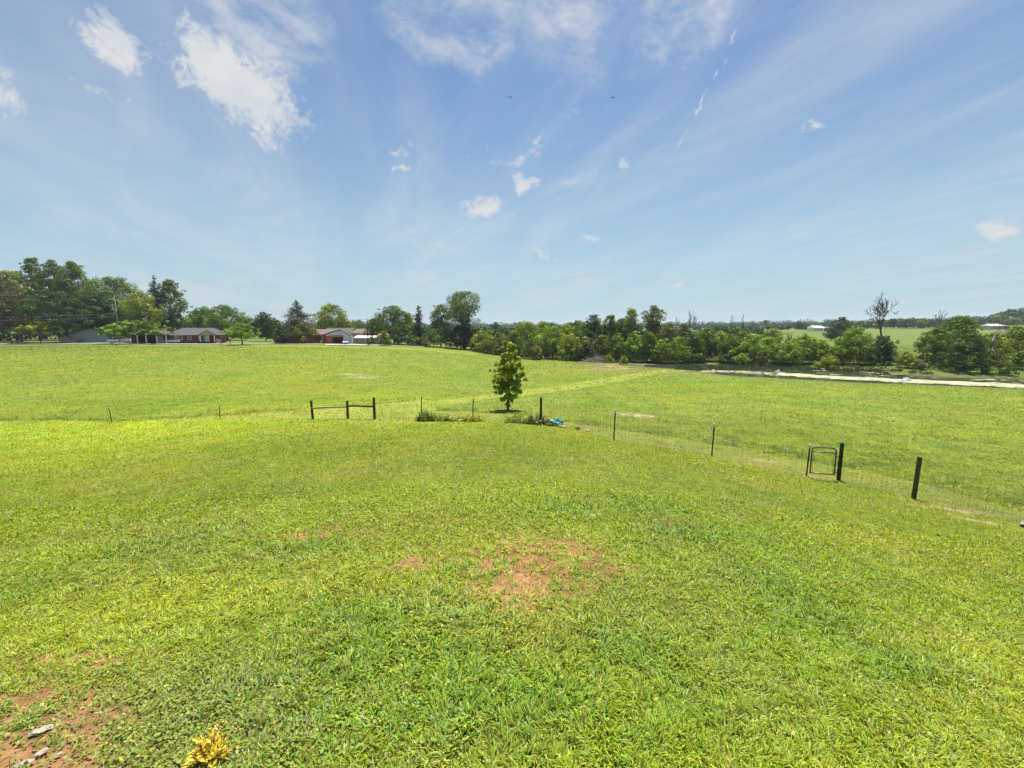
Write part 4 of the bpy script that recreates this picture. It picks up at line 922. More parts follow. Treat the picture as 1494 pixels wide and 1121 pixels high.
# gate
def build_gate():
    g0 = Vector(on(1188, 15.05)); g1 = Vector(on(1224, 14.95)); root = empty('gate', tuple(g0), 0, 'small round cornered tube steel walk gate beside the black post', 'gate')
    ax = (g1 - g0); w = math.hypot(ax.x, ax.y); ux = Vector((ax.x / w, ax.y / w, ax.z / w * .6))
    b = .17; h = 1.13
    def P(s, z): return ux * s + Vector((0, 0, z))
    mb = MB(); R = .12; pts = [P(0, b - .02), P(0, h - R)]
    for k in range(1, 6): a = k / 6 * math.pi / 2; pts.append(P(R - R * math.cos(a), h - R + R * math.sin(a)))
    pts += [P(R, h), P(w - R, h)]
    for k in range(1, 6): a = k / 6 * math.pi / 2; pts.append(P(w - R + R * math.sin(a), h - R + R * math.cos(a)))
    pts += [P(w, h - R), P(w, b - .02)]
    mb.tube(pts, .024, 8); mb.build('gate_frame', M['gate'], root, True)
    for z in (b, h - .17):
        mb = MB(); mb.tube([P(0, z), P(w, z)], .021, 8); mb.build('cross_rail', M['gate'], root, True)
    for s in (.06, w - .06):
        mb = MB(); mb.tube([P(s, b), P(s, h - .17)], .007, 6); mb.build('stay_rod', M['gate'], root, True)
    mb = MB(); n = 7
    for k in range(1, n): mb.tube([P(w * k / n, b), P(w * k / n, h - .17)], .0018, 3)
    for k in range(1, 7): z = b + (h - .17 - b) * k / 7; mb.tube([P(0, z), P(w, z)], .0018, 3)
    mb.build('wire_infill', M['galv'], root)
    for z in (b + .08, h - .3):
        mb = MB(); mb.box(-.03, .10, -.012, .012, -.02, .02); o = mb.build('hinge', M['gate'], root); o.location = P(w, z); o.rotation_euler = (0, 0, math.atan2(ux.y, ux.x))
    mb = MB(); mb.tube([P(-.09, h * .55), P(.03, h * .55)], .008, 6); mb.build('latch', M['gate'], root)
build_gate()

# ------------------------------------------------------------------ weeds and oddments by the fence
def weeds(name, u0, u1, y0, y1, hmax, n, col, label, dead=.1, broad=False, seed=1):
    rng = np.random.default_rng(seed); t = rng.random(n); u = u0 + (u1 - u0) * t; yy = y0 + (y1 - y0) * t + rng.normal(0, .28, n)
    x = np.array([xat(a, b, 620) for a, b in zip(u, yy)]); z = H(x, yy); env = np.sin(np.pi * np.clip(t, .06, .94)) ** .5
    root = empty(name, (float(x.mean()), float(yy.mean()), float(z.mean())), 0, label, 'weeds'); o0 = np.array(root.location)
    L = rng.uniform(.35, 1, n) * hmax * env; segs = []; cents = []; rads = []; lv = []
    B = np.stack([x, yy, z], -1) - o0
    d = np.stack([rng.normal(0, .3, n), rng.normal(0, .3, n), np.ones(n)], -1); d /= np.linalg.norm(d, axis=1)[:, None]; Tp = B + d * L[:, None]
    for i in range(n): segs.append((B[i], Tp[i], .006, .003))
    k = 7 if broad else 5; m = n * k; tt = rng.uniform(.15, 1, m); idx = np.repeat(np.arange(n), k)
    pos = B[idx] * (1 - tt[:, None]) + Tp[idx] * tt[:, None]; az = rng.uniform(0, 6.28, m); el = rng.normal(.25, .5, m)
    a = np.stack([np.cos(az) * np.cos(el), np.sin(az) * np.cos(el), np.sin(el)], -1); ln = rng.uniform(.07, .17, m)[:, None] * (.8 if broad else 1.3); wd = ln * (.38 if broad else .12)
    s = np.cross(a, np.array([0, 0, 1.]) + rng.normal(0, .4, (m, 3))); s /= np.linalg.norm(s, axis=1)[:, None]
    V = np.stack([pos, pos + a * ln * .45 - s * wd, pos + a * ln + np.array([0, 0, -.2]) * ln, pos + a * ln * .45 + s * wd], 1).reshape(-1, 3); kk = np.arange(m) * 4
    c = np.array(COL[col]) * rng.normal(1, .2, (m, 1)) * 1.25; br = rng.random(m) < dead; c[br] = np.array([.20, .13, .08]) * rng.uniform(.6, 1.2, (br.sum(), 1))
    mesh_from('leaves', V, [np.stack([kk, kk + 1, kk + 2, kk + 3], -1)], M['leaf'], root, col=np.repeat(np.clip(c, .01, .5), 4, axis=0))
    V, Fs = tubes_mesh(segs, 3); mesh_from('stems', V, Fs, M['bark'], root)
weeds('bush', 608, 634, 26.2, 25.9, .80, 170, 'mid', 'dark leafy bush at the foot of the first steel post right of the rail fence', .05, True, 1)
weeds('weed_clump', 632, 662, 25.9, 25.6, .55, 90, 'light', 'reddish olive weeds between the dark leafy bush and the next steel post', .35, True, 2)
weeds('weed_clump', 660, 706, 25.6, 25.0, .42, 120, 'yellow', 'low bright weeds round the foot of the second steel post', .12, True, 3)
weeds('weed_clump', 736, 775, 24.6, 24.0, .62, 120, 'light', 'tall grassy weeds left of the black wooden post', .12, False, 4)
weeds('weed_clump', 764, 806, 24.1, 23.0, .62, 210, 'grey', 'brown tinged weeds heaped round the foot of the black wooden post', .42, True, 5)
weeds('weed_clump', 796, 822, 23.2, 22.5, .38, 80, 'light', 'small weeds beside the blue plastic bag', .25, True, 6)
for s_, (u, v, hh, lab) in enumerate([(741, 590, .55, 'x')]): pass
weeds('weed_clump', 772, 776, 24.0, 24.0, 1.25, 14, 'olive', 'single tall thin weed just left of the black wooden post', .2, True, 7)
def lump(name, u, y, dims, m, label, cat, seed=1, z=0.0, rot=0.0, amp=.25, group=None, sub=3):
    import bmesh
    rng_ = random.Random(seed); bm = bmesh.new(); bmesh.ops.create_icosphere(bm, subdivisions=sub, radius=1)
    ph = [rng_.uniform(0, 6.28) for _ in range(6)]
    for v in bm.verts:
        c = v.co; k = 1 + amp * (math.sin(c.x * 3.1 + ph[0]) * math.sin(c.y * 2.7 + ph[1]) + .5 * math.sin(c.z * 5 + ph[2] + c.x * 4)) + amp * .35 * math.sin(c.x * 11 + ph[3]) * math.sin(c.y * 12 + ph[4]) + rng_.uniform(-.03, .03)
        v.co = Vector((c.x * dims[0] * k, c.y * dims[1] * k, c.z * dims[2] * k))
    me = bpy.data.meshes.new(name); bm.to_mesh(me); bm.free(); me.materials.append(m); o = bpy.data.objects.new(name, me); C.objects.link(o)
    x = xat(u, y, 620) if not isinstance(u, tuple) else u[0]; yy = y if not isinstance(u, tuple) else u[1]
    o.location = (x, yy, zH(x, yy) + z); o.rotation_euler = (0, 0, rot); tag(o, label, cat, group); return o
lump('plastic_bag', 812, 22.75, (.30, .20, .19), M['bluebag'], 'crumpled bright blue plastic bag lying in the weeds by the fence', 'bag', 3, .16, .2, .4, sub=4)
lump('stone', 821, 22.0, (.24, .12, .05), M['stone'], 'pale flat stone just right of the blue bag', 'stone', 4, .03, -.3, .2)
lump('stone', 857, 20.6, (.17, .1, .04), M['stone'], 'pale flat stone along the fence line right of the blue bag', 'stone', 5, .03, -.3, .2)
lump('clod', 843, 21.2, (.16, .12, .06), M['bark'], 'dark earth clod between the two pale stones of the fence line', 'clod', 6, .03, 0, .3)
for k_, (u, v, w, h, lab) in enumerate(SPRAYS):
    x, y = GW(u, v); o = lump('water_spray', (x, y), y, (w * .42, w * .25, h * .26), M['foam'], lab, 'water spray', 31 + k_, 0, 0, .55, sub=4); o.location.z = WATER_Z + h * .15
# foreground stones, lower left
for (u, v), d, r_, lab, sd in [((60, 1068), (.085, .042, .016), .35, 'flat buff stone, topmost of the stones in the lower left corner', 11), ((61, 1101), (.030, .045, .018), -.2, 'upright narrow pale stone left of the smallest stone', 12),
                               ((86, 1103), (.022, .016, .010), .4, 'smallest pale stone in the lower left corner', 13), ((36, 1117), (.060, .026, .014), .5, 'grey white stone at the bottom left border', 14)]:
    x, y = G(u, v, H); lump('stone', (x, y), y, tuple(q_ * .62 for q_ in d), M['stone'], lab, 'stone', sd, .012, r_, .22)
# stone / log at the right border
x, y = G(1490, 768, H); lump('clod', (x + .16, y), y, (.15, .12, .08), M['wood_grey'], 'grey lump of old wood lying by the fence at the right border', 'wood', 21, .06, .3, .35)
# brush heap by the hedgerow
rngb = np.random.default_rng(55); bx, by = xat(872, 108, 525), 108; rt = empty('brush_heap', (bx, by, zH(bx, by)), 0, 'heap of grey cut branches at the edge of the hedgerow', 'brush heap'); sg = []
for i in range(420):
    p = np.array([rngb.normal(0, 1.9), rngb.normal(0, .8), 0]); p[2] = abs(rngb.normal(0, .5)) * math.exp(-(p[0] / 3) ** 2) * 1.5; d = rngb.normal(0, 1, 3) * np.array([1, .6, .5]); sg.append((p, p + d * .8, .03, .012))
V, Fs = tubes_mesh(sg, 4); mesh_from('branches', V, Fs, M['bark_pale'], rt)
# the yellow leaved shrub at the bottom border
def yellow_shrub():
    rng = np.random.default_rng(66); x, y = G(306, 1112, H); z = zH(x, y); root = empty('yellow_shrub', (x, y, z), 0, 'small shrub with bright yellow pointed leaves at the bottom border', 'shrub')
    segs = []; P = []; A_ = []
    for i in range(70):
        az = rng.uniform(0, 6.28); tilt = rng.uniform(.05, 1.1); L = rng.uniform(.07, .165); d = np.array([math.cos(az) * math.sin(tilt), math.sin(az) * math.sin(tilt) * .9, math.cos(tilt)]); b = np.array([rng.normal(0, .018), rng.normal(0, .018), 0]); e = b + d * L * np.array([1.15, 1, .85])
        segs.append((b, e, .003, .0018))
        for q in range(9):
            t = rng.uniform(.35, 1.05); a2 = rng.uniform(0, 6.28); v = d * .55 + np.array([math.cos(a2), math.sin(a2), rng.uniform(-.1, .5)]) * .8; v /= np.linalg.norm(v); P.append(b + (e - b) * t); A_.append(v)
    P = np.array(P); A_ = np.array(A_); m = len(P); ln = rng.uniform(.018, .042, m)[:, None]; s = np.cross(A_, np.array([0, 0, 1.]) + rng.normal(0, .5, (m, 3))); s /= np.linalg.norm(s, axis=1)[:, None]; nn = np.cross(s, A_)
    V = np.stack([P, P + A_ * ln * .4 - s * ln * .22 + nn * ln * .06, P + A_ * ln * .4, P + A_ * ln * .4 + s * ln * .22 + nn * ln * .06, P + A_ * ln], 1).reshape(-1, 3); k = np.arange(m) * 5
    c = np.where(rng.random((m, 1)) < .85, np.array([[.70, .56, .05]]), np.array([[.50, .27, .10]])) * rng.uniform(.75, 1.15, (m, 1))
    mesh_from('leaves', V, [np.stack([k, k + 1, k + 2], -1), np.stack([k, k + 2, k + 3], -1), np.stack([k + 1, k + 4, k + 2], -1), np.stack([k + 2, k + 4, k + 3], -1)], M['leaf'], root, col=np.repeat(c, 5, axis=0))
    V, Fs = tubes_mesh(segs, 5); mesh_from('stems', V, Fs, M['bark'], root)
yellow_shrub()

# ------------------------------------------------------------------ ROAD and drives
def ribbon(name, pts, w, m, label, cat, off=.05):
    P = [];
    for (a, b), (c, d) in zip(pts[:-1], pts[1:]):
        n = max(2, int(math.hypot(c - a, d - b) / 1.0))
        for i in range(n): t = i / n; P.append((a + (c - a) * t, b + (d - b) * t))
    P.append(pts[-1]); V = []; K = 5
    for i, (x, y) in enumerate(P):
        j = min(i + 1, len(P) - 1); i0 = max(i - 1, 0); dx = P[j][0] - P[i0][0]; dy = P[j][1] - P[i0][1]; L = math.hypot(dx, dy); nx, ny = -dy / L, dx / L
        for k in range(K): s = (k / (K - 1) - .5) * w; px, py = x + nx * s, y + ny * s; V.append((px, py, zH(px, py) + off))
    Fa = np.array([(i * K + k, i * K + k + 1, (i + 1) * K + k + 1, (i + 1) * K + k) for i in range(len(P) - 1) for k in range(K - 1)])[:, ::-1]
    return tag(mesh_from(name, V, [Fa], m), label, cat, kind='structure')
ribbon('road', [(xat(-60, 127.5), 127.5), (xat(200, 128.5), 128.5), (xat(330, 130), 130), (xat(430, 134), 134), (xat(520, 138), 138), (xat(600, 141), 141), (xat(640, 147), 147)], 5.0, M['road'], 'pale country road passing in front of the houses', 'road', .10)
ribbon('driveway', [(xat(474, 129), 129), (xat(495, 131), 131), (xat(520, 133.5), 133.5), (xat(548, 136.5), 136.5)], 8.5, M['gravel'], 'pale gravel drive in front of the orange brick house', 'driveway', .14)

# ------------------------------------------------------------------ HOUSES
def hip_roof(mb, x0, x1, y0, y1, ze, zr, hl, hr):
    ym = (y0 + y1) / 2; t = .18
    V = [(x0, y0, ze), (x1, y0, ze), (x1, y1, ze), (x0, y1, ze), (x0 + hl, ym, zr), (x1 - hr, ym, zr), (x0, y0, ze - t), (x1, y0, ze - t), (x1, y1, ze - t), (x0, y1, ze - t)]
    mb.add(V, [(0, 1, 5, 4), (2, 3, 4, 5), (3, 0, 4), (1, 2, 5), (6, 7, 1, 0), (7, 8, 2, 1), (8, 9, 3, 2), (9, 6, 0, 3), (9, 8, 7, 6)])
def gable_roof_x(mb, x0, x1, y0, y1, ze, zr):   # ridge along x
    hip_roof(mb, x0, x1, y0, y1, ze, zr, 0.0, 0.0)
def gable_front(mb, x0, x1, y0, y1, ze, zr, xr, t=.15):    # ridge along y
    mb.prism([(x0, ze), (xr, zr), (x1, ze), (x1, ze - t), (xr, zr - t), (x0, ze - t)], y0, y1)
def window(parent, x, z, w, h, y, shutter=False):
    mb = MB(); e = .09; yf = y - .06
    mb.box(x - w / 2 - e, x + w / 2 + e, yf, y - .002, z - e, z - .001); mb.box(x - w / 2 - e, x + w / 2 + e, yf, y - .002, z + h + .001, z + h + e); mb.box(x - w / 2 - e, x - w / 2, yf, y - .002, z, z + h); mb.box(x + w / 2, x + w / 2 + e, yf, y - .002, z, z + h)
    mb.box(x - w / 2, x + w / 2, yf + .012, y - .002, z + h * .48, z + h * .52)
    o = mb.build('window', M['white'], parent)
    mb = MB(); mb.box(x - w / 2 + .002, x + w / 2 - .002, y - .03, y - .004, z + .002, z + h - .002); mb.build('pane', M['glass'], o)
    mb = MB(); mb.box(x - w / 2 - e - .04, x + w / 2 + e + .04, yf - .06, yf - .002, z - e - .05, z - e + .01); mb.build('sill', M['white'], o)
    if shutter:
        for s in (-1, 1):
            mb = MB(); xc = x + s * (w / 2 + e + .2); mb.box(xc - .17, xc + .17, y - .05, y - .003, z - e, z + h + e); mb.build('shutter', M['siding_pale'], o)
    return o
def door(parent, x, z, w, h, y, m=None):
    mb = MB(); e = .1
    mb.box(x - w / 2 - e, x - w / 2, y - .08, y - .002, z, z + h); mb.box(x + w / 2, x + w / 2 + e, y - .08, y - .002, z, z + h); mb.box(x - w / 2 - e, x + w / 2 + e, y - .08, y - .002, z + h + .001, z + h + e)
    o = mb.build('door', m or M['white'], parent); mb = MB(); mb.box(x - w / 2 + .002, x + w / 2 - .002, y - .05, y - .004, z + .02, z + h - .002)
    for q in range(2):
        mb.box(x - w * .35, x + w * .35, y - .062, y - .052, z + .2 + q * .95, z + .95 + q * .95)
    mb.build('door_leaf', m or M['white'], o); mb = MB(); mb.box(x + w * .33, x + w * .4, y - .12, y - .063, z + .95, z + 1.02); mb.build('handle', M['gate'], o)
def px(n, y): return n / F * y

# red brick ranch house
yH = 137.0; k = yH / F / 1.225; xc = xat(288, yH); zH0 = zH(xc, yH) + .05
h1 = empty('ranch_house', (xc, yH, zH0), math.radians(28), 'long red brick ranch house with grey hipped roof and a small gabled porch', 'house')
def X(u): return (u - 288) * k * 1.0
mb = MB(); mb.box(X(247.5), X(328), 0, 8.5, -.5, 2.55); mb.build('brick_wall', M['brick_red'], h1)
mb = MB(); hip_roof(mb, X(245), X(331), -.6, 9.1, 2.72, 4.75, 3.6, 3.4)
rf = mb.build('roof', M['roof_grey'], h1)
mb = MB(); mb.box(X(245) - .02, X(331) + .02, -.66, -.602, 2.5, 2.70); mb.build('fascia', M['white'], rf)
mb = MB(); mb.box(X(268), X(268) + .7, 4.6, 5.2, 3.9, 5.2); mb.build('chimney', M['brick_red'], rf)
for u, w, h in ((264, .95, 1.15), (277, .75, .9), (296, 1.1, 1.3)): window(h1, X(u), 1.15 if h < 1.2 else .85, w, h, 0, u == 296)
door(h1, X(303), .3, .95, 2.05, 0)
pr = MB(); gable_front(pr, X(293), X(317), -2.4, 1.5, 2.75, 4.0, X(305)); po = pr.build('porch', M['roof_grey'], h1)
mb = MB(); mb.prism([(X(293.6), 2.55), (X(305), 3.78), (X(316.4), 2.55)], -2.3, -2.2); mb.build('gable', M['tan'], po)
mb = MB(); mb.box(X(293), X(317), -2.35, -.01, -.4, .26); mb.build('porch_floor', M['brick_red'], po)
for u in (294.5, 315): mb = MB(); mb.box(X(u) - .11, X(u) + .11, -2.25, -2.03, .265, 2.548); mb.build('column', M['white'], po)
mb = MB()
for q in range(4): mb.box(X(317) + .02 + q * .3, X(317) + .32 + q * .3 - .004, -1.9, -.6, -.4, .2 - q * .12)
mb.tube([(X(317), -1.95, 1.15), (X(317) + 1.3, -1.95, .75)], .05, 6); mb.tube([(X(317) + 1.25, -1.95, -.2), (X(317) + 1.25, -1.95, .76)], .05, 6)
for q in range(5): mb.tube([(X(317) + .2 + q * .22, -1.95, .1 - q * .07), (X(317) + .2 + q * .22, -1.95, 1.08 - q * .07)], .03, 5)
mb.build('steps', M['white'], po)
# carport wing of the same house
mb = MB(); mb.box(X(199), X(204), -1, 7, -.5, 2.5); mb.box(X(204) + .002, X(247.5) - .002, 5.5, 7, -.5, 2.5); mb.box(X(228), X(240), 2.5, 5.49, -.5, 2.5); mb.build('carport_wall', M['brick_red'], h1)
mb = MB(); hip_roof(mb, X(197), X(250), -1.8, 8.0, 2.68, 4.0, 3, .1); mb.build('carport_roof', M['roof_grey'], h1)
for u in (207.5, 219, 233, 246): mb = MB(); mb.box(X(u) - .14, X(u) + .14, -1.5, -1.22, -.5, 2.49); mb.build('column', M['white'], h1)
mb = MB(); mb.box(X(258) - .3, X(258) + .3, -.35, -.004, -.5, 2.48); mb.build('pilaster', M['tan'], h1)
door(h1, X(232.5), .0, 1.6, 2.15, 2.49)
# garage, blue grey
yG = 143.0; xc = xat(127, yG); kg = yG / F / 1.387; z0 = zH(xc, yG)
g = empty('garage', (xc, yG, z0), math.radians(35), 'blue grey gable fronted garage in the shade of the dark maple', 'garage')
def XG(u): return (u - 127) * kg
mb = MB(); mb.prism([(XG(103), -.4), (XG(156), -.4), (XG(156), 3.0), (XG(131), 4.2), (XG(98), 2.0), (XG(103), 1.9)], 0, 12); mb.build('wall', M['siding_blue'], g)
mb = MB(); mb.prism([(XG(96), 1.85), (XG(131), 4.25), (XG(158), 2.95), (XG(158), 3.12), (XG(131), 4.45), (XG(96), 2.05)], -.3, 12.3); mb.build('roof', M['siding_blue'], g)
window(g, XG(120), .35, 1.7, .55, 0)
mb = MB(); mb.box(XG(113), XG(140), -.05, -.004, 2.55, 2.63); mb.build('trim_strip', M['siding_pale'], g)
ys = 139.0; xs_ = xat(97, ys); s = empty('shed', (xs_, ys, zH(xs_, ys)), math.radians(35), 'small tan shed with a dark sloping roof left of the blue grey garage', 'shed')
mb = MB(); mb.prism([(-1.6, -.3), (2.6, -.3), (2.6, .2), (-.2, 2.1), (-1.6, 1.6)], 0, 3); mb.build('wall', M['tan'], s)
mb = MB(); mb.prism([(-1.8, 1.62), (-.2, 2.18), (3.0, .1), (3.0, .3), (-.2, 2.38), (-1.8, 1.8)], -.3, 3.3); mb.build('roof', M['roof_dark'], s)
# green lidded bin and small things at far left
x, y = xat(23, 131), 131.; mb = MB(); b_ = empty('garbage_cart', (x, y, zH(x, y)), 0, 'green plastic cart standing left of the small lime green tree', 'bin')
mb.box(-.75, .75, -.35, .35, .08, .75); mb.build('cart_body', M['green'], b_, bevel=.05); mb = MB(); mb.prism([(-.8, .76), (.8, .76), (.75, .85), (-.75, .92)], -.38, .38); mb.build('lid', M['green'], b_)
for sx in (-.5, .5): mb = MB(); mb.tube([(sx, -.4, .1), (sx, .4, .1)], .1, 10); mb.build('wheel', M['rubber'], b_)
# orange brick house
yO = 141.0; ko = yO / F / 1.073; xc = xat(488, yO); z0 = zH(xc, yO) + .3; o2 = empty('brick_house', (xc, yO, z0), math.radians(15), 'orange brick house with a white gabled carport end and a pale brown roof', 'house')
def XO(u): return (u - 488) * ko
mb = MB(); mb.box(XO(403), XO(479) - .01, .5, 8, -.6, 2.5); mb.build('brick_wall', M['brick_orange'], o2)
mb = MB(); gable_roof_x(mb, XO(401), XO(494), -.2, 8.7, 2.65, 4.35); mb.build('roof', M['roof_brown'], o2)
mb = MB(); mb.box(XO(479), XO(487), -3.2, 6, -.6, 2.3); mb.box(XO(487) + .002, XO(503), 4, 6, -.6, 2.3); mb.box(XO(487) + .002, XO(503), -3.2, -2.9, 1.75, 2.45); mb.box(XO(484), XO(486.9), -3.3, -3.202, -.6, 1.6); mb.build('carport_wall', M['brick_orange'], o2)
mb = MB(); mb.box(XO(503), XO(511), -3.2, 6, -.6, 2.3); mb.prism([(XO(477), 2.31), (XO(511), 2.31), (XO(511), 2.4), (XO(499), 4.0), (XO(491), 3.6), (XO(477), 2.5)], -3.2, -3.0); mb.build('gable_wall', M['siding_pale'], o2)
mb = MB(); mb.prism([(XO(474), 2.42), (XO(491), 3.70), (XO(499), 4.12), (XO(513), 2.3), (XO(513), 2.5), (XO(499), 4.32), (XO(491), 3.9), (XO(474), 2.62)], -3.6, 5); mb.build('carport_roof', M['roof_grey'], o2)
mb = MB(); mb.box(XO(512) + .5, XO(513) + .75, -3.0, -2.6, -.6, 2.2); mb.build('column', M['white'], o2)
for u in (412, 446, 468): window(o2, XO(u), .9, 1.2, 1.2, .5)
# dark roofed house behind it
yB = 152.; xb = xat(503, yB); b2 = empty('house', (xb, yB, zH(xb, yB) + .2), 0, 'dark roofed house showing behind the orange brick house, tan at its right end', 'house'); kb = yB / F
mb = MB(); mb.box(-40 * kb, 25 * kb, 0, 8, -.6, 3.0); mb.build('wall', M['tan'], b2)
mb = MB(); hip_roof(mb, -42 * kb, 11 * kb, -.6, 8.6, 3.1, 5.0, 3, .2); mb.build('roof', M['roof_dark'], b2)
mb = MB(); hip_roof(mb, 11.2 * kb, 27 * kb, -.8, 8.8, 3.2, 4.7, .2, .4); mb.build('side_roof', M['roof_brown'], b2)
window(b2, 17 * kb, .9, 1.2, 1.2, 0)
# long white roofed shed
yS = 146.; xs_ = xat(533, yS); s3 = empty('shed', (xs_, yS, zH(xs_, yS) + .1), 0, 'long low beige shed with a bright white roof left of the black pole', 'shed'); ks = yS / F
mb = MB(); mb.box(-16 * ks, 14 * ks, 0, 5, -.5, 1.85); mb.build('wall', M['beige'], s3); mb = MB(); mb.prism([(-16.5 * ks, 0), (14.5 * ks, 0), (14.5 * ks, .18), (-16.5 * ks, .18)], -.4, -.38)
mb = MB(); hip_roof(mb, -16.5 * ks, 14.5 * ks, -.35, 5.35, 2.0, 2.65, .1, .1); mb.build('roof', M['white'], s3)
for q in range(4): window(s3, (-11 + q * 7) * ks, .8, .8, .6, 0)
# little brown roofed house right
yR = 148.; xr = xat(557, yR); r3 = empty('cottage', (xr, yR, zH(xr, yR)), 0, 'small cottage with a brown roof peeping out over the round bush', 'house'); kr = yR / F
mb = MB(); mb.box(-6 * kr, 6 * kr, 0, 5, -.5, 2.6); mb.build('wall', M['tan'], r3); mb = MB(); hip_roof(mb, -8 * kr, 8 * kr, -.4, 5.4, 2.7, 4.6, 1.5, 1.5); mb.build('roof', mat('rust_shingles', (.40, .19, .12), .9, .2, 3), r3); window(r3, 0, .9, 1, 1.1, 0)
# far buildings
def far_barn(name, u, y, wpx, h, mw, mr, label):
    x = xat(u, y); kk = y / F; z = zH(x, y); o = empty(name, (x, y, z), 0, label, 'barn'); w = wpx * kk / 2
    mb = MB(); mb.box(-w, w * .25, 0, 7, -2, h * .62); mb.build('wall', mw, o); mb = MB(); mb.box(w * .25 + .01, w, 1, 8, -2, h * .55); mb.build('side_wall', mr, o)
    mb = MB(); hip_roof(mb, -w - .3, w * .27, -.4, 7.4, h * .64, h, .3, .3); mb.build('roof', M['white'], o); mb = MB(); hip_roof(mb, w * .28, w + .3, .6, 8.4, h * .57, h * .92, .3, .3); mb.build('side_roof', M['roof_brown'], o)
    for q in range(3): window(o, -w * .8 + q * w * .35, h * .15, .9, .9, 0)
far_barn('farm_building', 1198, 300, 24, 3.8, M['white'], M['brick_red'], 'white farm building with a reddish side on the far hill beyond the pond')
far_barn('farm_building', 1458, 290, 30, 3.6, M['beige'], M['dark'], 'low open shed with a pale roof on the far hill near the right border')
# distant tower
yt = 520.; xt = xat(1115, yt); zt = zH(xt, yt); ht = zat(467, yt) - zt; tw = empty('water_tower', (xt, yt, zt), 0, 'thin hazy tower with a wider top far beyond the hedgerow', 'tower')
mb = MB(); mb.tube([(0, 0, 0), (0, 0, ht - 3)], [1.3, .7], 8); mb.build('shaft', M['roof_dark'], tw); mb = MB(); mb.tube([(0, 0, ht - 3), (0, 0, ht - 2.2), (0, 0, ht - .6), (0, 0, ht)], [.8, 2.0, 2.0, .8], 12); mb.build('tank', M['roof_dark'], tw)

# ------------------------------------------------------------------ VEHICLES (local x forward)
def wheels(root, xs, half, r):
    for xx in xs:
        for sy in (-1, 1):
            mb = MB(); mb.tube([(xx, sy * (half - .2), r), (xx, sy * half, r)], r, 16); w = mb.build('wheel', M['rubber'], root, False); mb = MB(); mb.tube([(xx, sy * (half - .02), r), (xx, sy * (half + .012), r)], r * .6, 12); mb.build('rim', M['rim'], w)
def loft(mb, secs):     # secs: list of (x, [(y,z)...]) closed sections
    n = len(secs[0][1]); V = [(x, yy, zz) for x, s in secs for yy, zz in s]
    Fa = [(i * n + k, i * n + (k + 1) % n, (i + 1) * n + (k + 1) % n, (i + 1) * n + k) for i in range(len(secs) - 1) for k in range(n)] + [tuple(range(n - 1, -1, -1)), tuple((len(secs) - 1) * n + k for k in range(n))]
    mb.add(V, Fa)
def sec(w, z0, z1, tw=None):
    tw = tw or w * .92; return [(-w, z0), (w, z0), (w, z0 + (z1 - z0) * .55), (tw, z1), (-tw, z1), (-w, z0 + (z1 - z0) * .55)]
def pickup(u, y, rz, label):
    x = xat(u, y); z = zH(x, y) + .12; root = empty('pickup_truck', (x, y, z), rz, label, 'pickup')
    mb = MB(); loft(mb, [(2.85, sec(.86, .45, .85)), (2.75, sec(.95, .4, 1.02)), (1.4, sec(.98, .38, 1.12)), (1.2, sec(.98, .38, 1.14)), (-.9, sec(.98, .38, 1.16)), (-2.75, sec(.98, .4, 1.16)), (-2.8, sec(.95, .45, 1.12))]); mb.build('body', M['carpaint'], root, bevel=.03)
    mb = MB(); loft(mb, [(1.35, sec(.9, 1.12, 1.16)), (.65, sec(.86, 1.12, 1.72, .74)), (-.75, sec(.86, 1.12, 1.76, .74)), (-.95, sec(.88, 1.12, 1.2))]); cb = mb.build('cab', M['glass'], root)
    mb = MB(); loft(mb, [(.6, sec(.74, 1.74, 1.80, .7)), (-.8, sec(.74, 1.77, 1.82, .7))]); mb.build('cab_roof', M['carpaint'], root)
    mb = MB()
    for sy in (-1, 1):
        for xx in (.0, -.85): mb.box(xx - .06, xx + .06, sy * .82 - .05, sy * .82 + .05, 1.14, 1.76)
    mb.build('pillars', M['carpaint'], root)
    mb = MB(); mb.box(-2.65, -1.05, -.8, .8, 1.165, 1.18); mb.build('bed', M['dark'], root)
    mb = MB(); mb.box(2.82, 2.95, -.9, .9, .42, .6); mb.build('bumper', M['rim'], root)
    for sy in (-1, 1): mb = MB(); mb.box(2.76, 2.9, sy * .72 - .14, sy * .72 + .14, .75, .92); mb.build('headlight', M['foam'], root)
    for sy in (-1, 1): mb = MB(); mb.box(.85, 1.0, sy * 1.05 - .1, sy * 1.05 + .1, 1.15, 1.35); mb.build('mirror', M['dark'], root)
    wheels(root, (1.95, -1.75), .96, .39); return root
def sedan(name, u, y, rz, m, label, cat='car'):
    x = xat(u, y); z = zH(x, y) + .12; root = empty(name, (x, y, z), rz, label, cat)
    mb = MB(); loft(mb, [(2.3, sec(.7, .35, .6)), (2.15, sec(.84, .28, .74)), (1.0, sec(.89, .25, .92)), (-1.3, sec(.89, .25, .96)), (-2.1, sec(.86, .28, .92)), (-2.25, sec(.78, .35, .85))]); mb.build('body', m, root, bevel=.04)
    mb = MB(); loft(mb, [(1.1, sec(.8, .9, .94)), (.35, sec(.76, .9, 1.36, .62)), (-.8, sec(.76, .92, 1.4, .62)), (-1.6, sec(.78, .92, .98))]); mb.build('windows', M['glass'], root)
    mb = MB(); loft(mb, [(.3, sec(.63, 1.37, 1.43, .56)), (-.78, sec(.63, 1.4, 1.45, .56))]); mb.build('roof', m, root)
    for sy in (-1, 1): mb = MB(); mb.box(2.14, 2.25, sy * .6 - .13, sy * .6 + .13, .55, .68); mb.build('headlight', M['foam'], root)
    wheels(root, (1.4, -1.35), .88, .32); return root
pickup(176, 131.8, math.pi + .35, 'white pickup truck parked behind the left utility pole')
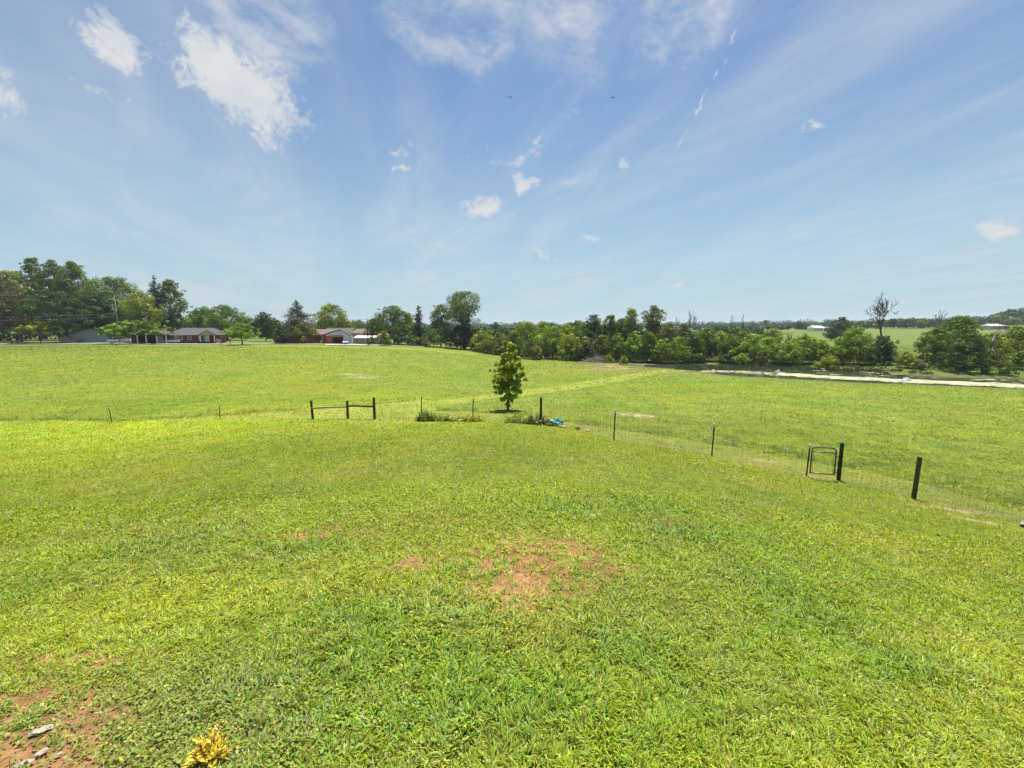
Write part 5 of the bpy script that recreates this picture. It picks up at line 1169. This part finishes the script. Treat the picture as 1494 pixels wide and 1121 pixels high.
sedan('parked_car', 192.5, 133.6, math.pi + .35, M['carpaint'], 'white car parked between the pickup and the red brick wall')
sedan('parked_car', 504, 136.6, math.radians(-70), M['carblue'], 'silver blue car parked at the carport of the orange brick house')
sedan('parked_car', 251.5, 134.2, math.pi + .35, M['carpaint'], 'white car showing between the carport columns of the red brick house')

# ------------------------------------------------------------------ POLES, wires, roadside bits
def upole(u, y, vtop, m, label, arm=None, trans=False, r=.15, name='utility_pole', cat='utility pole'):
    x = xat(u, y); z = zH(x, y); h = zat(vtop, y) - z; root = empty(name, (x, y, z), 0, label, cat)
    mb = MB(); mb.tube([(0, 0, -.5), (0, 0, h * .5), (0, 0, h)], [r, r * .85, r * .68], 10); mb.build('pole', m, root, True)
    if arm: mb = MB(); mb.box(-arm, arm, -.15, -.05, h - .75, h - .6); a = mb.build('crossarm', m, root)
    for q in ((-1, 0, 1) if arm else (0,)):
        mb = MB(); mb.tube([(q * (arm or 0) * .85, -.1, h - (.6 if arm else 0)), (q * (arm or 0) * .85, -.1, h - (.4 if arm else -.15))], [.05, .035], 6); mb.build('insulator', M['white'], root)
    if trans: mb = MB(); mb.tube([(.42, -.1, h - 2.9), (.42, -.1, h - 1.9)], .27, 12); mb.build('transformer', M['pole'], root); 
    return (x, y, z + h)
p1 = upole(174.5, 129.5, 431, M['pole'], 'tall grey utility pole standing in front of the white pickup')
p2 = upole(424, 138.5, 452, M['pole'], 'grey utility pole with a transformer in front of the pine', None, True)
p3 = upole(537, 131.5, 465, M['pole_dark'], 'black utility pole between the white shed and the small bush', None, False)
p0 = (xat(-190, 126), 126, p1[2] + .2)
mb = MB()
def cable(mb, a, b, sag, r=.022, dz=0):
    a = Vector(a) + Vector((0, 0, dz)); b = Vector(b) + Vector((0, 0, dz)); pts = [a.lerp(b, t / 12) - Vector((0, 0, sag * 4 * (t / 12) * (1 - t / 12))) for t in range(13)]; mb.tube(pts, r, 4, False)
for dz, sg_ in ((-5.3, 1.2), (-6.2, 1.3)): cable(mb, p0, p1, sg_, .045, dz)
cable(mb, p0, p1, 1.6, .02, -.1)
tag(mb.build('power_line', M['wire']), 'pair of dark cables running left from the tall grey utility pole', 'power line')
mb = MB(); cable(mb, p1, p2, 1.6, .016, -.1); cable(mb, p2, p3, .8, .02, -.3); cable(mb, p1, p2, 1.8, .016, -1.2)
tag(mb.build('power_line', M['wire']), 'thin cables strung between the tall grey pole, the transformer pole and the black pole', 'power line')
def stake(name, u, y, vtop, m, label, cat, r=.05, head=None):
    x = xat(u, y); z = zH(x, y); h = max(zat(vtop, y) - z, .5); root = empty(name, (x, y, z), 0, label, cat); mb = MB(); mb.tube([(0, 0, -.3), (0, 0, h)], r, 7); mb.build('post', m, root)
    if head: head(root, h)
def mailbox(root, h):
    mb = MB(); mb.box(-.11, .11, -.25, .25, h, h + .16); mb.tube([(0, -.25, h + .16), (0, .25, h + .16)], .11, 10); mb.build('box', M['dark'], root)
stake('fence_post', 17, 124, 492, M['bark'], 'short dark post at the road edge below the rusty brown tree', 'post', .14)
stake('mailbox', 336, 124, 497, M['wood_dark'], 'dark mailbox on a post right of the red brick house', 'mailbox', .06, mailbox)
stake('fence_post', 322, 126, 499, M['wood_dark'], 'very short dark post in front of the right end of the red brick house', 'post', .09)
stake('marker_post', 497, 129, 487, M['pole_dark'], 'thin tall dark post in front of the orange brick house', 'post', .045)
stake('marker_post', 503.5, 128.5, 495, M['pole_dark'], 'thin short dark post right of the tall thin one by the gravel drive', 'post', .05)
def sign(root, h):
    mb = MB(); mb.prism([(0, h - .35), (.35, h), (0, h + .35), (-.35, h)], -.03, -.005); mb.build('sign_plate', M['yellow'], root)
stake('road_sign', 469, 131, 499, M['yellow'], 'small yellow road marker in front of the orange brick house', 'sign', .05, sign)
mb = MB(); x, y = xat(547, 134.5), 134.5; mb.box(-.9, .9, -.25, .25, .3, .45); mb.box(-.8, -.7, -.2, .2, 0, .299); mb.box(.7, .8, -.2, .2, 0, .299); tag(mb.build('bench', M['white'], loc=(x, y, zH(x, y))), 'low white bench right of the black utility pole', 'bench')

# ------------------------------------------------------------------ BIRDS
def bird(u, v, y, rz, roll, label):
    rx, rz_ = ray(u, v); root = empty('bird', (rx * y, y, EYE + rz_ * y), rz, label, 'bird', 'soaring birds'); root.rotation_euler = (roll[0], roll[1], rz)
    mb = MB(); mb.tube([(0, -.38, 0), (0, -.3, .01), (0, -.12, 0), (0, .12, 0), (0, .3, .02)], [.02, .05, .09, .08, .03], 8); body = mb.build('body', M['black'], root, True)
    mb = MB(); mb.tube([(0, .3, .02), (0, .38, .02), (0, .45, .0)], [.035, .04, .008], 7); mb.build('head', M['black'], root, True)
    for s in (-1, 1):
        P = [(0, .14, .03), (s * .35, .2, .12), (s * .65, .12, .22), (s * .85, -.05, .34), (s * .6, -.12, .2), (s * .35, -.12, .11), (0, -.14, .02)]; n = len(P); V = P + [(a, b, c - .02) for a, b, c in P]
        mb = MB(); mb.add(V, [(0, 1, 5, 6), (1, 2, 4, 5), (2, 3, 4), (n + 6, n + 5, n + 1, n), (n + 5, n + 4, n + 2, n + 1), (n + 4, n + 3, n + 2)] + [(i, i + n, (i + 1) % n + n, (i + 1) % n) for i in range(n)]); mb.build('wing', M['black'], root)
    mb = MB(); mb.prism([(-.05, -.01), (.05, -.01), (.05, .01), (-.05, .01)], -.36, -.3); mb.add([(-.05, -.36, 0), (.05, -.36, 0), (.12, -.62, 0), (-.12, -.62, 0), (-.05, -.36, .012), (.05, -.36, .012), (.12, -.62, .012), (-.12, -.62, .012)], [(0, 3, 2, 1), (4, 5, 6, 7), (0, 1, 5, 4), (1, 2, 6, 5), (2, 3, 7, 6), (3, 0, 4, 7)]); mb.build('tail', M['black'], root)
bird(745, 142.5, 150, 0.2, (0, 0), 'dark bird soaring level in the sky, left one of the two')
bird(894, 142.5, 150, -0.2, (0, -.35 + .6), 'dark bird banking in the sky, right one of the two')

# ------------------------------------------------------------------ HAZE
mb = MB(); mb.box(-3300, 3300, -3300, 3300, -40, 75); hz = mb.build('haze', bpy.data.materials.new('haze_air')); tag(hz, 'thin pale summer haze filling the air', 'haze', kind='stuff')
m = hz.data.materials[0]; m.use_nodes = True; nt = m.node_tree
for n in list(nt.nodes): nt.nodes.remove(n)
pv = nt.nodes.new('ShaderNodeVolumePrincipled'); pv.inputs['Density'].default_value = .00016; pv.inputs['Color'].default_value = (.78, .88, 1, 1); pv.inputs['Anisotropy'].default_value = .3
oo = nt.nodes.new('ShaderNodeOutputMaterial'); nt.links.new(pv.outputs[0], oo.inputs['Volume'])

# ------------------------------------------------------------------ SKY
SUN_EL, SUN_AZ = math.radians(72), math.radians(15)
def build_world():
    w = bpy.data.worlds.new('World'); bpy.context.scene.world = w; w.use_nodes = True; nt = w.node_tree; N = nt.nodes; L = nt.links.new
    for n in list(N): N.remove(n)
    def math_(op, a, b=None, c=None, clamp=False):
        n = N.new('ShaderNodeMath'); n.operation = op; n.use_clamp = clamp
        for i, v in enumerate((a, b, c)):
            if v is None: continue
            if isinstance(v, (int, float)): n.inputs[i].default_value = v
            else: L(v, n.inputs[i])
        return n.outputs[0]
    def mrange(v, a, b, c=0, d=1, smooth=True):
        n = N.new('ShaderNodeMapRange'); n.interpolation_type = 'SMOOTHSTEP' if smooth else 'LINEAR'; L(v, n.inputs[0])
        for i, q in enumerate((a, b, c, d)): n.inputs[i + 1].default_value = q
        return n.outputs[0]
    def noise(vec, scale, detail=6, rough=.55, dist=0):
        n = N.new('ShaderNodeTexNoise'); n.inputs['Scale'].default_value = scale; n.inputs['Detail'].default_value = detail; n.inputs['Roughness'].default_value = rough; n.inputs['Distortion'].default_value = dist; L(vec, n.inputs['Vector']); return n.outputs['Fac']
    def mixc(f, a, b):
        n = N.new('ShaderNodeMix'); n.data_type = 'RGBA'
        L(f, n.inputs[0]) if not isinstance(f, float) else setattr(n.inputs[0], 'default_value', f)
        for i, v in ((6, a), (7, b)):
            if isinstance(v, tuple): n.inputs[i].default_value = (*v, 1)
            else: L(v, n.inputs[i])
        return n.outputs[2]
    sky = N.new('ShaderNodeTexSky'); sky.sky_type = 'NISHITA'; sky.sun_disc = False; sky.sun_elevation = SUN_EL; sky.sun_rotation = SUN_AZ; sky.altitude = 200; sky.air_density = 1.0; sky.dust_density = .8; sky.ozone_density = 1.6
    tc = N.new('ShaderNodeTexCoord'); sp = N.new('ShaderNodeSeparateXYZ'); L(tc.outputs['Generated'], sp.inputs[0]); x, y, z = sp.outputs
    az = math_('MULTIPLY', math_('ARCTAN2', x, y), 57.2958); el = math_('MULTIPLY', math_('ARCSINE', z), 57.2958)
    zz = math_('ADD', math_('MAXIMUM', z, 0), .10)
    cb = N.new('ShaderNodeCombineXYZ'); L(math_('DIVIDE', x, zz), cb.inputs[0]); L(math_('DIVIDE', y, zz), cb.inputs[1]); plane = cb.outputs[0]
    # wobble the coordinates so blobs fray
    dv = N.new('ShaderNodeTexNoise'); dv.inputs['Scale'].default_value = 10; dv.inputs['Detail'].default_value = 8; dv.inputs['Roughness'].default_value = .62; L(tc.outputs['Generated'], dv.inputs['Vector'])
    ds = N.new('ShaderNodeSeparateColor'); L(dv.outputs['Color'], ds.inputs[0])
    azd = math_('ADD', az, math_('MULTIPLY', math_('SUBTRACT', ds.outputs[0], .5), 8)); eld = math_('ADD', el, math_('MULTIPLY', math_('SUBTRACT', ds.outputs[1], .5), 7))
    frag = math_('ADD', math_('MULTIPLY', noise(tc.outputs['Generated'], 15, 9, .68, .6), .62), math_('MULTIPLY', noise(tc.outputs['Generated'], 44, 8, .7, 1.0), .38))
    fine = noise(plane, 4.5, 9, .62, .4)
    def ae(u, v):
        rx, rz = ray(u, v); return math.degrees(math.atan2(rx, 1)), math.degrees(math.atan2(rz, math.hypot(rx, 1)))
    def blob(p, q, width, A=None, E=None):
        (a0, e0), (a1, e1) = ae(*p), ae(*q); cx, cy = (a0 + a1) / 2, (e0 + e1) / 2; dx, dy = a1 - a0, e1 - e0; Ln = math.hypot(dx, dy) / 2 + 1e-3; c, s = dx / 2 / Ln, dy / 2 / Ln
        A = A or azd; E = E or eld
        ax = math_('SUBTRACT', A, cx); ey = math_('SUBTRACT', E, cy)
        t = math_('ADD', math_('MULTIPLY', ax, c / Ln), math_('MULTIPLY', ey, s / Ln)); n = math_('ADD', math_('MULTIPLY', ax, -s / width), math_('MULTIPLY', ey, c / width))
        return math_('SUBTRACT', 1, math_('SQRT', math_('ADD', math_('MULTIPLY', t, t), math_('MULTIPLY', n, n))))
    def stretched(rot, sx, sy):
        a = N.new('ShaderNodeMapping'); a.inputs['Rotation'].default_value = (0, 0, math.radians(rot)); L(plane, a.inputs[0])
        b = N.new('ShaderNodeMapping'); b.inputs['Scale'].default_value = (sx, sy, 1); L(a.outputs[0], b.inputs[0]); return b
    st1 = stretched(28, 2.6, .9)
    st2 = stretched(-12, 1.5, .28); st3 = stretched(-38, 3.2, .5); mott = noise(plane, 11, 7, .68, .8); wisp = noise(st3.outputs[0], 1.1, 8, .62, 1.2)
    thick = [
             ((738, 255), (778, 272), 1.1, 1.0), ((668, 290), (735, 302), 1.5, .75), ((826, 350), (888, 361), .45, .95), ((550, 210), (600, 218), .6, .5), ((562, 240), (600, 234), .8, .55), ((900, 218), (915, 235), .8, .6),
             ((1148, 183), (1200, 178), .35, .5), ((430, 403), (448, 404), .5, .5), ((970, 414), (1012, 414), .5, .5), ((590, 393), (615, 395), .5, .45), ((775, 360), (812, 368), .8, .35), ((1365, 350), (1380, 355), .5, .35), ((705, 250), (815, 190), .8, .22)]
    cur = None
    a5 = math_('ADD', az, math_('MULTIPLY', math_('SUBTRACT', ds.outputs[0], .5), 3.5)); e5 = math_('ADD', el, math_('MULTIPLY', math_('SUBTRACT', ds.outputs[1], .5), 3.0))
    for p, q, wd, st in [((228, 62), (400, 128), 4.4, 1.25), ((290, 80), (452, 186), 4.6, 1.5), ((330, 120), (470, 196), 3.0, 1.15), ((98, 18), (236, 108), 2.0, 1.15), ((80, 90), (208, 162), .9, .75), ((-60, 100), (52, 178), 2.4, 1.0), ((320, 130), (352, 210), 1.2, .6), ((1395, 332), (1540, 330), 1.0, .75)]:
        b = math_('MULTIPLY', blob(p, q, wd, a5, e5), st); cur = b if cur is None else math_('MAXIMUM', cur, b)
    for p, q, wd, st in thick:
        b = math_('MULTIPLY', blob(p, q, wd), st); cur = b if cur is None else math_('MAXIMUM', cur, b)
    body = math_('ADD', cur, math_('MULTIPLY', math_('SUBTRACT', frag, .5), 4.2)); dens = math_('MAXIMUM', mrange(body, -.08, .92, 0, 1.0), math_('MULTIPLY', mrange(cur, -.45, .6), mrange(math_('ADD', math_('MULTIPLY', wisp, .5), math_('MULTIPLY', frag, .5)), .42, .65, 0, .5)))
    # veils: broad cirrus at the top and low in the middle
    streak = noise(st1.outputs[0], 1.3, 8, .6, .6)
    broad = noise(st2.outputs[0], .9, 6, .55, .8)
    tops = None
    for p, q, wd, s in [((220, -30), (520, 30), 7.5, 1.0), ((520, 10), (800, 10), 5.5, 1.05), ((850, 20), (1120, -20), 5.5, 1.1), ((640, -60), (1150, -80), 10, 1.0), ((1150, -40), (1500, -60), 8, .5)]:
        b = math_('MULTIPLY', blob(p, q, wd), s); tops = b if tops is None else math_('MAXIMUM', tops, b)
    veil_top = math_('MULTIPLY', mrange(tops, 0, .55), mrange(math_('ADD', math_('MULTIPLY', streak, .55), math_('ADD', math_('MULTIPLY', fine, .22), math_('MULTIPLY', mott, .28))), .40, .66, .05, .78))
    lows = None
    for p, q, wd, s in [((380, 330), (860, 330), 6, .9), ((150, 230), (520, 290), 6, .55), ((-40, 300), (260, 380), 6, .8), ((450, 400), (1000, 400), 4, 1.0), ((700, 300), (1000, 215), 2.4, .6), ((1100, 330), (1494, 400), 5, .5), ((-60, 420), (500, 420), 4, .7)]:
        b = math_('MULTIPLY', blob(p, q, wd), s); lows = b if lows is None else math_('MAXIMUM', lows, b)
    veil_low = math_('MULTIPLY', mrange(lows, 0, .7), mrange(math_('ADD', math_('MULTIPLY', broad, .6), math_('MULTIPLY', wisp, .4)), .38, .66, .10, .62))
    allsky = math_('ADD', math_('MULTIPLY', mrange(broad, .38, .70), .34), math_('MULTIPLY', mrange(wisp, .46, .74), .15))
    cir = math_('MAXIMUM', math_('MAXIMUM', veil_top, veil_low), allsky)
    # contrails: thin broken lines
    fa = math_('ADD', az, math_('MULTIPLY', math_('SUBTRACT', noise(tc.outputs['Generated'], 30, 6, .7), .5), 2.6))
    ct = None
    for p, q, wd, s in [((1069, 68), (1079, 36), .30, .8), ((1052, 96), (1060, 84), .22, .5), ((1040, 118), (1048, 98), .22, .8), ((1008, 185), (1035, 124), .20, .9), ((980, 232), (1015, 172), .15, .75)]:
        b = math_('MULTIPLY', mrange(math_('ADD', blob(p, q, wd * 1.2, fa, el), math_('MULTIPLY', math_('SUBTRACT', noise(tc.outputs['Generated'], 70, 4, .7), .5), 1.2)), 0, .8), s * .85); ct = b if ct is None else math_('MAXIMUM', ct, b)
    ct = math_('MULTIPLY', ct, mrange(noise(plane, 16, 4, .7), .3, .55, .45, 1.0))
    soft = math_('MULTIPLY', mrange(blob((225, 265), (480, 362), .35, az, el), 0, .9), .16)
    cov = math_('MAXIMUM', math_('MAXIMUM', dens, cir), math_('MAXIMUM', ct, soft), clamp=True)
    # sky tint: cool and a little deeper than the raw model
    tint = N.new('ShaderNodeVectorMath'); tint.operation = 'MULTIPLY'; L(sky.outputs[0], tint.inputs[0]); tint.inputs[1].default_value = SKYTINT
    lowf = mrange(el, 0, 30, 1, 0, True)
    skyc = mixc(math_('MULTIPLY', lowf, .75), tint.outputs[0], SKYLOW)
    shade = mixc(mrange(fine, .3, .7), (CL * .80, CL * .87, CL * .95), (CL, CL, CL * 1.0))
    col = mixc(cov, skyc, shade)
    bg = N.new('ShaderNodeBackground'); bg.inputs['Strength'].default_value = SKYSTR; out = N.new('ShaderNodeOutputWorld'); L(col, bg.inputs['Color']); L(bg.outputs[0], out.inputs['Surface'])
    w.cycles.sampling_method = 'MANUAL'; w.cycles.sample_map_resolution = 512
SKYSTR = .063; SKYTINT = (.735, .90, .985); SKYLOW = (3.55, 4.95, 5.45); CL = 6.2
build_world()
sd = bpy.data.lights.new('sun', 'SUN'); sd.energy = 5.0; sd.angle = math.radians(.53); sd.color = (1, .96, .89); so = bpy.data.objects.new('sun', sd); C.objects.link(so)
d = Vector((math.sin(SUN_AZ) * math.cos(SUN_EL), math.cos(SUN_AZ) * math.cos(SUN_EL), math.sin(SUN_EL))); so.rotation_euler = d.to_track_quat('Z', 'Y').to_euler(); so.location = (0, 0, 60)

# ------------------------------------------------------------------ CAMERA
cd = bpy.data.cameras.new('camera'); cd.sensor_width = 36; cd.lens = 36 * F / 1494; cd.clip_start = .05; cd.clip_end = 6000
co = bpy.data.objects.new('camera', cd); C.objects.link(co); co.location = (0, 0, EYE); co.rotation_euler = (math.pi / 2 - PITCH, 0, 0); bpy.context.scene.camera = co
sc = bpy.context.scene
sc.view_settings.view_transform = 'Standard'; sc.view_settings.look = 'None'; sc.view_settings.gamma = 1; sc.view_settings.exposure = 0.97
cy = sc.cycles; cy.max_bounces = 6; cy.diffuse_bounces = 3; cy.glossy_bounces = 2; cy.transmission_bounces = 4; cy.volume_bounces = 0; cy.transparent_max_bounces = 8; cy.caustics_reflective = False; cy.caustics_refractive = False
